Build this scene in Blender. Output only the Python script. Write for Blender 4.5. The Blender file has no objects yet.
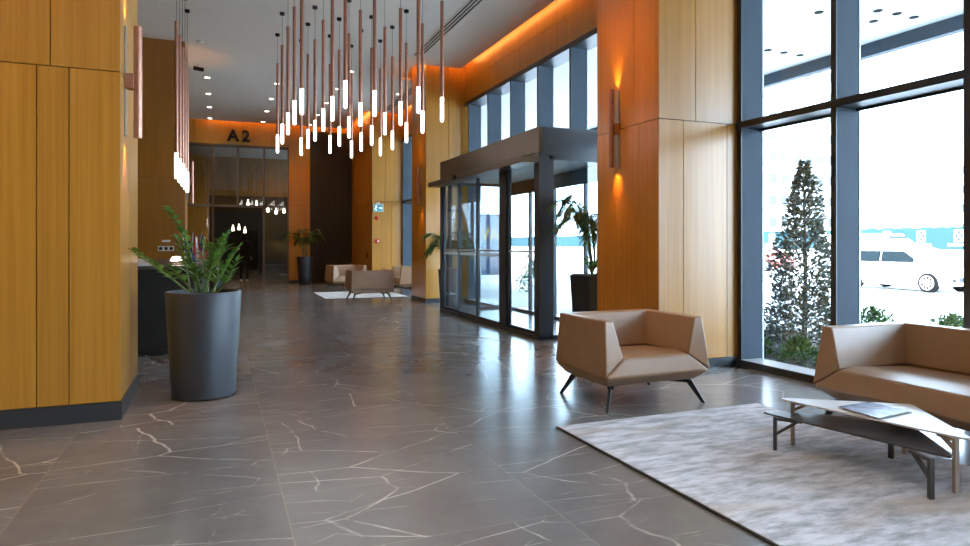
import bpy, bmesh, math, random
from mathutils import Vector, Matrix
random.seed(7)
PI = math.pi
sc = bpy.context.scene
COL = sc.collection

# ------------------------------------------------------------------ camera model
F = 660.0; CX = 485.0; HY = 244.0; CAMZ = 1.35; YAW = math.radians(22.0)
DX, DY = math.sin(YAW), math.cos(YAW)
def at_z(px, py, z):
    t = (z - CAMZ) * F / (HY - py); u = (px - CX) / F
    return Vector((t * (DX + u * DY), t * (DY - u * DX), z))
def at_t(px, py, t):
    u = (px - CX) / F
    return Vector((t * (DX + u * DY), t * (DY - u * DX), CAMZ + (HY - py) / F * t))
def x_on(px, y):
    u = (px - CX) / F
    return y * (DX + u * DY) / (DY - u * DX)
def y_on(px, x):
    u = (px - CX) / F
    return x * (DY - u * DX) / (DX + u * DY)

# ------------------------------------------------------------------ materials
def new_mat(name):
    m = bpy.data.materials.new(name); m.use_nodes = True
    nt = m.node_tree
    return m, nt, nt.nodes['Principled BSDF']
def setin(node, **kw):
    for k, v in kw.items():
        node.inputs[k.replace('_', ' ')].default_value = v
def simple(name, col, rough=0.5, metal=0.0, var=0.06, scale=6.0, bump=0.0, bscale=80.0, coat=0.0, spec=0.5):
    m, nt, b = new_mat(name)
    setin(b, Roughness=rough, Metallic=metal)
    b.inputs['Specular IOR Level'].default_value = spec
    if coat: b.inputs['Coat Weight'].default_value = coat
    tc = nt.nodes.new('ShaderNodeTexCoord')
    n = nt.nodes.new('ShaderNodeTexNoise'); setin(n, Scale=scale, Detail=4.0)
    nt.links.new(tc.outputs['Object'], n.inputs['Vector'])
    r = nt.nodes.new('ShaderNodeValToRGB')
    r.color_ramp.elements[0].position = 0.3; r.color_ramp.elements[1].position = 0.7
    r.color_ramp.elements[0].color = tuple(c * (1 - var) for c in col) + (1,)
    r.color_ramp.elements[1].color = tuple(min(1, c * (1 + var)) for c in col) + (1,)
    nt.links.new(n.outputs['Fac'], r.inputs['Fac']); nt.links.new(r.outputs['Color'], b.inputs['Base Color'])
    if bump:
        n2 = nt.nodes.new('ShaderNodeTexNoise'); setin(n2, Scale=bscale, Detail=3.0)
        nt.links.new(tc.outputs['Object'], n2.inputs['Vector'])
        bp = nt.nodes.new('ShaderNodeBump'); setin(bp, Strength=bump, Distance=0.01)
        nt.links.new(n2.outputs['Fac'], bp.inputs['Height']); nt.links.new(bp.outputs['Normal'], b.inputs['Normal'])
    return m
def emit(name, col, strength, base=(0.8, 0.8, 0.8)):
    m, nt, b = new_mat(name)
    setin(b, Base_Color=base + (1,), Roughness=0.4)
    b.inputs['Emission Color'].default_value = col + (1,)
    b.inputs['Emission Strength'].default_value = strength
    return m
def wood(name, c0, c1, rough=0.3, horiz=False):
    m, nt, b = new_mat(name); L = nt.links.new
    setin(b, Roughness=rough); b.inputs['Specular IOR Level'].default_value = 0.65
    tc = nt.nodes.new('ShaderNodeTexCoord'); geo = nt.nodes.new('ShaderNodeNewGeometry')
    mp = nt.nodes.new('ShaderNodeMapping'); mp.inputs['Scale'].default_value = (1.0, 26, 26) if horiz else (26, 26, 0.5)
    L(tc.outputs['Object'], mp.inputs['Vector'])
    add = nt.nodes.new('ShaderNodeVectorMath'); add.operation = 'ADD'
    sc_ = nt.nodes.new('ShaderNodeVectorMath'); sc_.operation = 'SCALE'; sc_.inputs['Scale'].default_value = 37.0
    cmb = nt.nodes.new('ShaderNodeCombineXYZ'); L(geo.outputs['Random Per Island'], cmb.inputs['X']); L(geo.outputs['Random Per Island'], cmb.inputs['Y'])
    L(cmb.outputs[0], sc_.inputs[0]); L(mp.outputs[0], add.inputs[0]); L(sc_.outputs[0], add.inputs[1])
    n = nt.nodes.new('ShaderNodeTexNoise'); setin(n, Scale=1.0, Detail=5.0, Roughness=0.65, Distortion=0.3); L(add.outputs[0], n.inputs['Vector'])
    r = nt.nodes.new('ShaderNodeValToRGB'); e = r.color_ramp.elements
    e[0].position = 0.32; e[1].position = 0.68; e[0].color = c0 + (1,); e[1].color = c1 + (1,)
    L(n.outputs['Fac'], r.inputs['Fac'])
    hsv = nt.nodes.new('ShaderNodeHueSaturation')
    mr = nt.nodes.new('ShaderNodeMapRange'); setin(mr, To_Min=0.93, To_Max=1.07); L(geo.outputs['Random Per Island'], mr.inputs['Value'])
    L(mr.outputs[0], hsv.inputs['Value']); L(r.outputs['Color'], hsv.inputs['Color']); L(hsv.outputs['Color'], b.inputs['Base Color'])
    bp = nt.nodes.new('ShaderNodeBump'); setin(bp, Strength=0.08, Distance=0.01); L(n.outputs['Fac'], bp.inputs['Height']); L(bp.outputs['Normal'], b.inputs['Normal'])
    return m
def glass_mat(name, tint=(0.96, 0.98, 0.98), refl=1.0):
    m = bpy.data.materials.new(name); m.use_nodes = True; nt = m.node_tree; nt.nodes.clear(); L = nt.links.new
    o = nt.nodes.new('ShaderNodeOutputMaterial'); mx = nt.nodes.new('ShaderNodeMixShader')
    t = nt.nodes.new('ShaderNodeBsdfTransparent'); t.inputs['Color'].default_value = tint + (1,)
    g = nt.nodes.new('ShaderNodeBsdfGlossy'); g.inputs['Roughness'].default_value = 0.0
    lw = nt.nodes.new('ShaderNodeLayerWeight'); lw.inputs['Blend'].default_value = 0.5
    pw = nt.nodes.new('ShaderNodeMath'); pw.operation = 'POWER'; pw.inputs[1].default_value = 5.0; L(lw.outputs['Facing'], pw.inputs[0])
    fr = nt.nodes.new('ShaderNodeMath'); fr.operation = 'MULTIPLY_ADD'; fr.inputs[1].default_value = 0.95; fr.inputs[2].default_value = 0.04; L(pw.outputs[0], fr.inputs[0])
    mu = nt.nodes.new('ShaderNodeMath'); mu.operation = 'MULTIPLY'; mu.use_clamp = True; mu.inputs[1].default_value = refl
    L(fr.outputs[0], mu.inputs[0]); L(mu.outputs[0], mx.inputs[0]); L(t.outputs[0], mx.inputs[1]); L(g.outputs[0], mx.inputs[2]); L(mx.outputs[0], o.inputs[0])
    return m
def marble(name):
    m, nt, b = new_mat(name); L = nt.links.new; N = nt.nodes.new
    tc = N('ShaderNodeTexCoord'); sep = N('ShaderNodeSeparateXYZ'); L(tc.outputs['Object'], sep.inputs[0])
    def math_(op, a, bb=None, c=None):
        n = N('ShaderNodeMath'); n.operation = op
        for i, v in enumerate((a, bb, c)):
            if v is None: continue
            if isinstance(v, (int, float)): n.inputs[i].default_value = v
            else: L(v, n.inputs[i])
        return n.outputs[0]
    tx = math_('DIVIDE', math_('SUBTRACT', sep.outputs['X'], 0.32), 1.26)
    ty = math_('DIVIDE', math_('SUBTRACT', sep.outputs['Y'], 0.4), 2.52)
    fx = math_('ABSOLUTE', math_('SUBTRACT', math_('FRACT', math_('ADD', tx, 0.5)), 0.5))
    fy = math_('ABSOLUTE', math_('SUBTRACT', math_('FRACT', math_('ADD', ty, 0.5)), 0.5))
    jx = math_('LESS_THAN', math_('MULTIPLY', fx, 1.26), 0.0035); jy = math_('LESS_THAN', math_('MULTIPLY', fy, 2.52), 0.0035)
    joint = math_('MAXIMUM', jx, jy)
    ids = N('ShaderNodeCombineXYZ'); L(math_('FLOOR', tx), ids.inputs[0]); L(math_('FLOOR', ty), ids.inputs[1])
    wn = N('ShaderNodeTexWhiteNoise'); wn.noise_dimensions = '3D'; L(ids.outputs[0], wn.inputs['Vector'])
    off = N('ShaderNodeVectorMath'); off.operation = 'SCALE'; off.inputs['Scale'].default_value = 23.0; L(wn.outputs['Color'], off.inputs[0])
    pos = N('ShaderNodeVectorMath'); pos.operation = 'ADD'; L(tc.outputs['Object'], pos.inputs[0]); L(off.outputs[0], pos.inputs[1])
    def vein(rot, scl, ns, dist, width, mscale, m0, m1):
        mp = N('ShaderNodeMapping'); mp.inputs['Rotation'].default_value = (0, 0, rot); mp.inputs['Scale'].default_value = scl; L(pos.outputs[0], mp.inputs['Vector'])
        dn = N('ShaderNodeTexNoise'); setin(dn, Scale=2.2, Detail=3.0, Roughness=0.5); L(mp.outputs[0], dn.inputs['Vector'])
        ds = N('ShaderNodeVectorMath'); ds.operation = 'SCALE'; ds.inputs['Scale'].default_value = dist; L(dn.outputs['Color'], ds.inputs[0])
        da = N('ShaderNodeVectorMath'); da.operation = 'ADD'; L(mp.outputs[0], da.inputs[0]); L(ds.outputs[0], da.inputs[1])
        n = N('ShaderNodeTexVoronoi'); n.feature = 'DISTANCE_TO_EDGE'; n.voronoi_dimensions = '2D'; setin(n, Scale=ns); L(da.outputs[0], n.inputs['Vector'])
        v = N('ShaderNodeMapRange'); v.interpolation_type = 'SMOOTHSTEP'; setin(v, From_Min=width*.25, From_Max=width, To_Min=1.0, To_Max=0.0); L(n.outputs['Distance'], v.inputs['Value'])
        mk = N('ShaderNodeTexNoise'); setin(mk, Scale=mscale, Detail=4.0, Roughness=0.7); L(pos.outputs[0], mk.inputs['Vector'])
        k = N('ShaderNodeMapRange'); setin(k, From_Min=m0, From_Max=m1, To_Min=0.0, To_Max=1.0); L(mk.outputs['Fac'], k.inputs['Value'])
        return math_('MULTIPLY', v.outputs[0], k.outputs[0])
    v1 = vein(-0.12, (0.5, 1.4, 1), 1.0, 0.10, 0.0075, 1.3, 0.43, 0.60)
    v2 = vein(0.75, (0.55, 1.2, 1), 1.0, 0.09, 0.0065, 1.5, 0.46, 0.62)
    v3 = vein(0.05, (0.8, 2.4, 1), 1.0, 0.08, 0.008, 2.0, 0.48, 0.66)
    v4 = vein(-0.9, (0.65, 1.1, 1), 0.9, 0.11, 0.006, 1.2, 0.47, 0.64)
    vv = math_('MINIMUM', math_('ADD', math_('ADD', v1, v2), math_('ADD', v3, v4)), 1.0)
    cl = N('ShaderNodeTexNoise'); setin(cl, Scale=0.9, Detail=6.0, Roughness=0.7); L(pos.outputs[0], cl.inputs['Vector'])
    r = N('ShaderNodeValToRGB'); e = r.color_ramp.elements; e[0].position = 0.25; e[1].position = 0.75
    e[0].color = (0.125, 0.124, 0.126, 1); e[1].color = (0.235, 0.232, 0.230, 1); L(cl.outputs['Fac'], r.inputs['Fac'])
    mx = N('ShaderNodeMix'); mx.data_type = 'RGBA'; L(math_('MULTIPLY', vv, 0.85), mx.inputs['Factor']); L(r.outputs['Color'], mx.inputs['A']); mx.inputs['B'].default_value = (0.62, 0.59, 0.56, 1)
    mj = N('ShaderNodeMix'); mj.data_type = 'RGBA'; L(math_('MULTIPLY', joint, 0.55), mj.inputs['Factor']); L(mx.outputs['Result'], mj.inputs['A']); mj.inputs['B'].default_value = (0.30, 0.27, 0.23, 1)
    L(mj.outputs['Result'], b.inputs['Base Color'])
    rr = N('ShaderNodeMapRange'); setin(rr, From_Min=0.3, From_Max=0.7, To_Min=0.19, To_Max=0.225); L(cl.outputs['Fac'], rr.inputs['Value']); L(rr.outputs[0], b.inputs['Roughness'])
    return m
def rug_mat(name, base, patch):
    m, nt, b = new_mat(name); L = nt.links.new; N = nt.nodes.new
    setin(b, Roughness=0.95); b.inputs['Sheen Weight'].default_value = 0.3
    tc = N('ShaderNodeTexCoord'); mp = N('ShaderNodeMapping'); mp.inputs['Scale'].default_value = (1.0, 3.2, 1); L(tc.outputs['Object'], mp.inputs['Vector'])
    n = N('ShaderNodeTexNoise'); setin(n, Scale=3.6, Detail=7.0, Roughness=0.68); L(mp.outputs[0], n.inputs['Vector'])
    r = N('ShaderNodeValToRGB'); e = r.color_ramp.elements; e[0].position = 0.38; e[1].position = 0.60
    e[0].color = tuple(c * 0.40 for c in base) + (1,); e[1].color = base + (1,); L(n.outputs['Fac'], r.inputs['Fac'])
    n2 = N('ShaderNodeTexNoise'); setin(n2, Scale=0.75, Detail=5.0); L(mp.outputs[0], n2.inputs['Vector'])
    k = N('ShaderNodeMapRange'); setin(k, From_Min=0.53, From_Max=0.72); L(n2.outputs['Fac'], k.inputs['Value'])
    mx = N('ShaderNodeMix'); mx.data_type = 'RGBA'; L(k.outputs[0], mx.inputs['Factor']); L(r.outputs['Color'], mx.inputs['A']); mx.inputs['B'].default_value = patch + (1,)
    L(mx.outputs['Result'], b.inputs['Base Color'])
    n3 = N('ShaderNodeTexNoise'); setin(n3, Scale=260.0, Detail=2.0); L(tc.outputs['Object'], n3.inputs['Vector'])
    bp = N('ShaderNodeBump'); setin(bp, Strength=0.35, Distance=0.01); L(n3.outputs['Fac'], bp.inputs['Height']); L(bp.outputs['Normal'], b.inputs['Normal'])
    return m
def leaf_mat(name, c0, c1, rough=0.4, trans=0.25):
    m, nt, b = new_mat(name); L = nt.links.new
    geo = nt.nodes.new('ShaderNodeNewGeometry'); r = nt.nodes.new('ShaderNodeValToRGB'); e = r.color_ramp.elements
    e[0].color = c0 + (1,); e[1].color = c1 + (1,); L(geo.outputs['Random Per Island'], r.inputs['Fac']); L(r.outputs['Color'], b.inputs['Base Color'])
    setin(b, Roughness=rough)
    tr = nt.nodes.new('ShaderNodeBsdfTranslucent'); L(r.outputs['Color'], tr.inputs['Color'])
    mx = nt.nodes.new('ShaderNodeMixShader'); mx.inputs[0].default_value = trans
    out = nt.nodes['Material Output']; L(b.outputs[0], mx.inputs[1]); L(tr.outputs[0], mx.inputs[2]); L(mx.outputs[0], out.inputs['Surface'])
    return m

M = dict(
    wood=wood('oak_panel', (0.40, 0.172, 0.017), (0.52, 0.245, 0.034)),
    woodshaded=wood('shaded_oak_panel', (0.235, 0.088, 0.009), (0.31, 0.122, 0.016)),  # same oak, its colour darkened to stand in for shade
    gap=simple('panel_gap', (0.06, 0.035, 0.015), 0.8),
    marble=marble('grey_marble'),
    base=simple('dark_skirting', (0.035, 0.04, 0.045), 0.35),
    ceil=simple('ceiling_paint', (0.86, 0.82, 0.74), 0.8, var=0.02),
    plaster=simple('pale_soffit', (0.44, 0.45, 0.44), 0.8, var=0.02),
    black=simple('black_metal', (0.018, 0.018, 0.02), 0.4, 0.3),
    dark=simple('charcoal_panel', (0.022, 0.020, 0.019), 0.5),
    alu=simple('grey_anodised', (0.060, 0.080, 0.10), 0.6, 0.0, var=0.02, spec=0.08),
    aludark=simple('dark_anodised', (0.045, 0.053, 0.063), 0.4, 0.2, var=0.02),
    bronze=simple('bronze_metal', (0.14, 0.11, 0.085), 0.38, 0.6, var=0.03),
    sill=simple('sill_stone', (0.62, 0.64, 0.66), 0.25, var=0.04),
    glass=glass_mat('clear_glass'),
    dglass=glass_mat('door_glass', (0.90, 0.94, 0.95), 1.5),
    frost=simple('frosted_band', (0.62, 0.66, 0.66), 0.6),
    copper=simple('brushed_copper', (0.46, 0.235, 0.16), 0.34, 0.75, var=0.1, scale=20),
    glow=emit('pendant_glow', (1.0, 0.92, 0.84), 6.0),
    dl=emit('downlight_glow', (1.0, 0.86, 0.68), 14.0),
    bulb=emit('warm_bulb', (1.0, 0.82, 0.6), 8.0),
    leather=simple('taupe_leather', (0.37, 0.222, 0.125), 0.36, var=0.05, scale=9, bump=0.06, bscale=220, spec=0.6),
    rug=rug_mat('mottled_rug', (0.66, 0.66, 0.71), (0.40, 0.285, 0.19)),
    rugwhite=rug_mat('pale_rug', (0.80, 0.79, 0.77), (0.68, 0.66, 0.64)),
    rugedge=simple('rug_edge', (0.035, 0.03, 0.028), 0.9),
    tabwhite=simple('white_table', (0.84, 0.86, 0.90), 0.35, var=0.02),
    taupe=simple('taupe_lacquer', (0.40, 0.34, 0.28), 0.4, var=0.03),
    tabdark=simple('dark_table', (0.055, 0.048, 0.044), 0.3, var=0.06),
    pot=simple('grey_planter', (0.032, 0.038, 0.048), 0.4, var=0.05),
    potdark=simple('dark_planter', (0.022, 0.024, 0.026), 0.45),
    soil=simple('potting_soil', (0.05, 0.035, 0.025), 0.95, var=0.4, scale=60, bump=0.6),
    zz=leaf_mat('zz_leaf', (0.045, 0.15, 0.020), (0.15, 0.32, 0.05), 0.3),
    zzstem=simple('zz_stem', (0.16, 0.26, 0.07), 0.4),
    palm=leaf_mat('palm_leaf', (0.03, 0.075, 0.015), (0.085, 0.15, 0.03), 0.4),
    trunk=simple('palm_stem', (0.13, 0.10, 0.05), 0.8, var=0.3),
    ever=leaf_mat('grey_green_leaf', (0.035, 0.055, 0.035), (0.20, 0.23, 0.19), 0.4, 0.2),
    shrub=leaf_mat('bright_shrub_leaf', (0.02, 0.06, 0.012), (0.09, 0.16, 0.03), 0.5, 0.3),
    mulch=simple('bark_mulch', (0.05, 0.04, 0.034), 0.95, spec=0.1, var=0.75, scale=35, bump=0.8, bscale=50),
    twig=simple('twig', (0.10, 0.075, 0.05), 0.9),
    paving=simple('light_paving', (0.62, 0.61, 0.60), 0.8, var=0.05),
    carwhite=simple('white_car_paint', (0.80, 0.81, 0.82), 0.25, var=0.01, coat=0.5),
    carred=simple('red_car_paint', (0.42, 0.07, 0.04), 0.5, var=0.02, coat=0.5),
    carglass=simple('car_glass', (0.010, 0.018, 0.022), 0.4, spec=0.1, var=0.05),
    rubber=simple('tyre_rubber', (0.008, 0.008, 0.009), 0.8, spec=0.1),
    rim=simple('silver_rim', (0.65, 0.66, 0.67), 0.35, 0.4),
    lamp=simple('lamp_lens', (0.55, 0.62, 0.68), 0.15),
    teal=simple('teal_hoarding', (0.026, 0.066, 0.078), 0.6, spec=0.1, var=0.04, scale=1),
    white=simple('white_paint', (0.82, 0.82, 0.82), 0.5, var=0.02),
    bwin=simple('far_window', (0.060, 0.066, 0.066), 0.6, var=0.1),
    navy=simple('navy_board', (0.02, 0.04, 0.075), 0.6, spec=0.1),
    yellow=simple('yellow_paint', (0.40, 0.24, 0.02), 0.5, spec=0.1),
    letter=simple('black_letter', (0.012, 0.012, 0.012), 0.4),
    deskdark=simple('desk_front', (0.018, 0.017, 0.016), 0.5, var=0.1, spec=0.3),
    desktop=simple('desk_counter', (0.07, 0.06, 0.052), 0.4),
    plate=simple('white_plastic', (0.70, 0.69, 0.66), 0.4),
    red=simple('red_plastic', (0.60, 0.03, 0.02), 0.4),
    sign=emit('exit_sign_face', (0.10, 0.50, 0.62), 0.35, (0.03, 0.22, 0.28)),
    signman=emit('exit_sign_figure', (0.9, 1.0, 1.0), 1.0),
    flagblue=simple('navy_flag', (0.02, 0.03, 0.12), 0.8),
    flagred=simple('red_flag', (0.45, 0.02, 0.03), 0.8),
    cloth=simple('dark_clothes', (0.012, 0.012, 0.014), 0.9),
    skin=simple('skin', (0.42, 0.25, 0.17), 0.5),
    hair=simple('dark_hair', (0.015, 0.011, 0.009), 0.5),
    magblue=simple('magazine_cover', (0.18, 0.22, 0.36), 0.25, var=0.8, scale=9),
    paper=simple('magazine_paper', (0.80, 0.79, 0.77), 0.35),
)

# ------------------------------------------------------------------ mesh builder
class MB:
    def __init__(self): self.v = []; self.f = []; self.m = []; self.cur = 0
    def add(self, vs, fs):
        o = len(self.v); self.v += [tuple(p) for p in vs]
        for f in fs: self.f.append(tuple(i + o for i in f)); self.m.append(self.cur)
    def box(self, x0, x1, y0, y1, z0, z1):
        self.add([(x0,y0,z0),(x1,y0,z0),(x1,y1,z0),(x0,y1,z0),(x0,y0,z1),(x1,y0,z1),(x1,y1,z1),(x0,y1,z1)],
                 [(0,3,2,1),(4,5,6,7),(0,1,5,4),(1,2,6,5),(2,3,7,6),(3,0,4,7)]); return self
    def bar(self, a, b, w, h, up=(0,0,1)):
        a, b = Vector(a), Vector(b); d = (b-a).normalized(); s = d.cross(Vector(up))
        if s.length < 1e-4: s = d.cross(Vector((0,1,0)))
        s.normalize(); u = s.cross(d); s = s*w/2; u = u*h/2
        vs = [a-s-u, a+s-u, a+s+u, a-s+u, b-s-u, b+s-u, b+s+u, b-s+u]
        self.add(vs, [(0,1,2,3)[::-1],(4,5,6,7),(0,1,5,4),(1,2,6,5),(2,3,7,6),(3,0,4,7)]); return self
    def tube(self, pts, rads, n=12, caps=True):
        pts = [Vector(p) for p in pts]
        if isinstance(rads, (int, float)): rads = [rads]*len(pts)
        rings = []; ref = None
        for i, p in enumerate(pts):
            d = (pts[min(i+1, len(pts)-1)] - pts[max(i-1, 0)]).normalized()
            if ref is None:
                ref = Vector((1,0,0)) if abs(d.x) < .8 else Vector((0,1,0))
            s = (ref - d*ref.dot(d)).normalized(); ref = s; u = d.cross(s)
            rings.append([p + (s*math.cos(2*PI*k/n) + u*math.sin(2*PI*k/n))*rads[i] for k in range(n)])
        vs = [q for r in rings for q in r]; fs = []
        for i in range(len(pts)-1):
            for k in range(n):
                a = i*n+k; b = i*n+(k+1) % n
                fs.append((a, b, b+n, a+n))
        if caps: fs.append(tuple(range(n))[::-1]); fs.append(tuple(range((len(pts)-1)*n, len(pts)*n)))
        self.add(vs, fs); return self
    def lathe(self, prof, n=40, c=(0,0,0)):
        vs = []; fs = []
        for r, z in prof:
            for k in range(n):
                vs.append((c[0]+r*math.cos(2*PI*k/n), c[1]+r*math.sin(2*PI*k/n), c[2]+z))
        for i in range(len(prof)-1):
            for k in range(n):
                a = i*n+k; b = i*n+(k+1) % n
                fs.append((a, b, b+n, a+n))
        fs.append(tuple(range(n))[::-1]); fs.append(tuple(range((len(prof)-1)*n, len(prof)*n)))
        self.add(vs, fs); return self
    def prism(self, poly, z0, z1):
        n = len(poly)
        self.add([(x,y,z0) for x,y in poly] + [(x,y,z1) for x,y in poly],
                 [tuple(range(n))[::-1], tuple(range(n, 2*n))] + [(i,(i+1) % n,(i+1) % n+n,i+n) for i in range(n)]); return self
    def loft(self, rings, close=True):
        n = len(rings[0]); vs = [p for r in rings for p in r]; fs = []
        for i in range(len(rings)-1):
            for k in range(n if close else n-1):
                a = i*n+k; b = i*n+(k+1) % n
                fs.append((a, b, b+n, a+n))
        fs.append(tuple(range(n))[::-1]); fs.append(tuple(range((len(rings)-1)*n, len(rings)*n)))
        self.add(vs, fs); return self
    def build(self, name, mats, parent=None, smooth=False, bevel=0.0, seg=2, angle=35, weld=False):
        me = bpy.data.meshes.new(name); me.from_pydata(self.v, [], self.f)
        if not isinstance(mats, (list, tuple)): mats = [mats]
        for m in mats: me.materials.append(m)
        if len(mats) > 1: me.polygons.foreach_set('material_index', self.m)
        bm = bmesh.new(); bm.from_mesh(me)
        if weld: bmesh.ops.remove_doubles(bm, verts=bm.verts, dist=1e-4)
        bmesh.ops.recalc_face_normals(bm, faces=bm.faces); bm.to_mesh(me); bm.free()
        if smooth or bevel:
            me.polygons.foreach_set('use_smooth', [True]*len(me.polygons))
            if not bevel: me.set_sharp_from_angle(angle=math.radians(angle))
        o = bpy.data.objects.new(name, me); COL.objects.link(o)
        if parent: o.parent = parent
        if bevel:
            md = o.modifiers.new('soft', 'BEVEL'); md.width = bevel; md.segments = seg; md.limit_method = 'ANGLE'; md.angle_limit = math.radians(25); md.harden_normals = True
        return o
def bx(*a): return MB().box(*a)
def thing(name, label, cat, loc=(0,0,0), rz=0, group=None):
    o = bpy.data.objects.new(name, None); COL.objects.link(o); o.empty_display_size = 0.1
    o.location = loc; o.rotation_euler = (0,0,rz); return tag(o, label, cat, group)
def tag(o, label, cat, group=None, kind=None):
    o['label'] = label; o['category'] = cat
    if group: o['group'] = group
    if kind: o['kind'] = kind
    return o
def struct(o, label=None, cat=None):
    o['kind'] = 'structure'
    if label: o['label'] = label
    if cat: o['category'] = cat
    return o
def dup(root, loc, rz, label, group=None):
    def cp(o, par):
        c = o.copy(); COL.objects.link(c)
        if par: c.parent = par
        for ch in list(o.children): cp(ch, c)
        return c
    r = cp(root, None); r.location = loc; r.rotation_euler = (0,0,rz); r['label'] = label
    if group: r['group'] = group
    return r
def spot(name, loc, direction, energy, angle, blend=0.5, col=(1,.62,.3), size=0.04):
    l = bpy.data.lights.new(name, 'SPOT'); l.energy = energy; l.spot_size = math.radians(angle); l.spot_blend = blend; l.color = col; l.shadow_soft_size = size
    o = bpy.data.objects.new(name, l); COL.objects.link(o); o.location = loc
    o.rotation_euler = Vector(direction).to_track_quat('-Z', 'Y').to_euler(); return o
def area(name, loc, direction, sx, sy, energy, col):
    l = bpy.data.lights.new(name, 'AREA'); l.shape = 'RECTANGLE'; l.size = sx; l.size_y = sy; l.energy = energy; l.color = col
    o = bpy.data.objects.new(name, l); COL.objects.link(o); o.location = loc
    o.rotation_euler = Vector(direction).to_track_quat('-Z', 'Y').to_euler(); return o
def text_mesh(body, size, extrude, bold=0.0):
    cu = bpy.data.curves.new('lettering', 'FONT'); cu.body = body; cu.size = size; cu.extrude = extrude; cu.offset = bold; cu.align_x = 'CENTER'
    t = bpy.data.objects.new('lettering', cu); COL.objects.link(t)
    me = bpy.data.meshes.new_from_object(t.evaluated_get(bpy.context.evaluated_depsgraph_get()))
    bpy.data.objects.remove(t); bpy.data.curves.remove(cu); return me
def text_obj(name, body, size, extrude, mat, loc, rot, parent=None, bold=0.0):
    me = text_mesh(body, size, extrude, bold); me.materials.clear(); me.materials.append(mat)
    o = bpy.data.objects.new(name, me); COL.objects.link(o); o.location = loc; o.rotation_euler = rot
    if parent: o.parent = parent
    return o
ORD = 'first second third fourth fifth sixth seventh eighth ninth tenth eleventh twelfth thirteenth fourteenth fifteenth sixteenth seventeenth eighteenth nineteenth twentieth twenty-first twenty-second twenty-third twenty-fourth twenty-fifth twenty-sixth twenty-seventh twenty-eighth twenty-ninth thirtieth'.split()

# ------------------------------------------------------------------ place data
ZC = 5.40; ZTOP = 5.80; YF = 23.5
XP = 4.30           # room face of the right-hand pillars
XW = 5.36; XG = 5.64  # inner edge of the fins, glass
YP0, YP1 = 5.76, 6.98
YQ0, YQ1 = 14.5, 15.7
YR = 20.2
XL = -0.70
ZS = 2.675          # horizontal panel seam

# ---- floor, ceiling, slab
struct(bx(-5.2, XW+.02, -6.2, 38, -0.1, 0).build('floor', M['marble']), 'dark grey veined marble tile floor of the lobby', 'floor')
cm = MB()
E = 0.17
cm.box(-5.2, XP-E, -6.2, YF-E, ZC, ZC+.06)
for a, b in ((-6.2, YP0-E), (YP1+E, YQ0-E), (YQ1+E, YR-E)): cm.box(XP-E, XW-E, a, b, ZC, ZC+.06)
struct(cm.build('ceiling', M['ceil']), 'pale grey plaster ceiling with lit cove edges', 'ceiling')
struct(bx(-5.4, 5.8, -6.4, 24.2, ZTOP, ZTOP+.2).build('ceiling_slab', M['ceil']))

def face_panels(mb, axis, c, out, rows, gap=0.008, th=0.02):
    """panels on the plane axis=c, standing out by th towards out (+1/-1); rows = (z0, z1, [cuts])"""
    for z0, z1, cuts in rows:
        cuts = sorted(cuts)
        for a, b in zip(cuts, cuts[1:]):
            a2, b2 = a+gap/2, b-gap/2
            lo, hi = (c, c+th) if out > 0 else (c-th, c)
            if axis == 'x': mb.box(lo, hi, a2, b2, z0+gap/2, z1-gap/2)
            else: mb.box(a2, b2, lo, hi, z0+gap/2, z1-gap/2)
def cuts(a, b, n): return [a+(b-a)*i/n for i in range(n+1)]
BZ = 0.10
def clad(name, box, faces, label, cat='wall', mat=None):
    core = bx(*box).build(name, M['gap']); struct(core, label, cat)
    mb = MB()
    for axis, c, out, rows in faces: face_panels(mb, axis, c, out, rows)
    mb.build('wall_panels', mat or M['wood'], core)
    return core
T = 0.02
# right near pillar
clad('pillar_right', (XP+T, XG, YP0+T, YP1-T, 0, ZTOP), [
    ('x', XP+T, -1, [(BZ, ZS, [YP0, y_on(639, XP), y_on(615, XP), YP1]), (ZS, ZTOP, [YP0, y_on(634, XP), YP1])]),
    ('y', YP0+T, -1, [(BZ, ZS, [XP, x_on(683.6, YP0), x_on(727, YP0), XG]), (ZS, ZTOP, [XP, x_on(695.7, YP0), XG])]),
    ('y', YP1-T, 1, [(BZ, ZS, [XP, 4.9, XG]), (ZS, ZTOP, [XP, 5.0, XG])])],
    'oak-clad pillar between the near window and the entrance', 'pillar')
struct(bx(XP-.012, XW, YP0-.012, YP1+.012, 0, BZ).build('baseboard_right', M['base']))
# left block of the near row
clad('pillar_left', (-5.2, XL-T, YP0+T, 6.95-T, 0, ZTOP), [
    ('y', YP0+T, -1, [(BZ+.04, ZS, [-5.2, -3.4, -2.6, -1.95, x_on(36.5, YP0), x_on(69, YP0), XL]), (ZS, ZTOP, [-5.2, -3.0, -1.9, x_on(50.3, YP0), XL])]),
    ('x', XL-T, 1, [(BZ+.04, ZS, [YP0, 6.36, 6.95]), (ZS, ZTOP, [YP0, 6.36, 6.95])]),
    ('y', 6.95-T, 1, [(BZ, ZS, [-5.2, -3.5, -2, XL]), (ZS, ZTOP, [-5.2, -3.5, -2, XL])])],
    'oak-clad wall end at the left edge', 'pillar')
struct(bx(-5.2, XL+.012, YP0-.012, 6.962, 0, BZ+.04).build('baseboard_left', M['base']))
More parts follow.
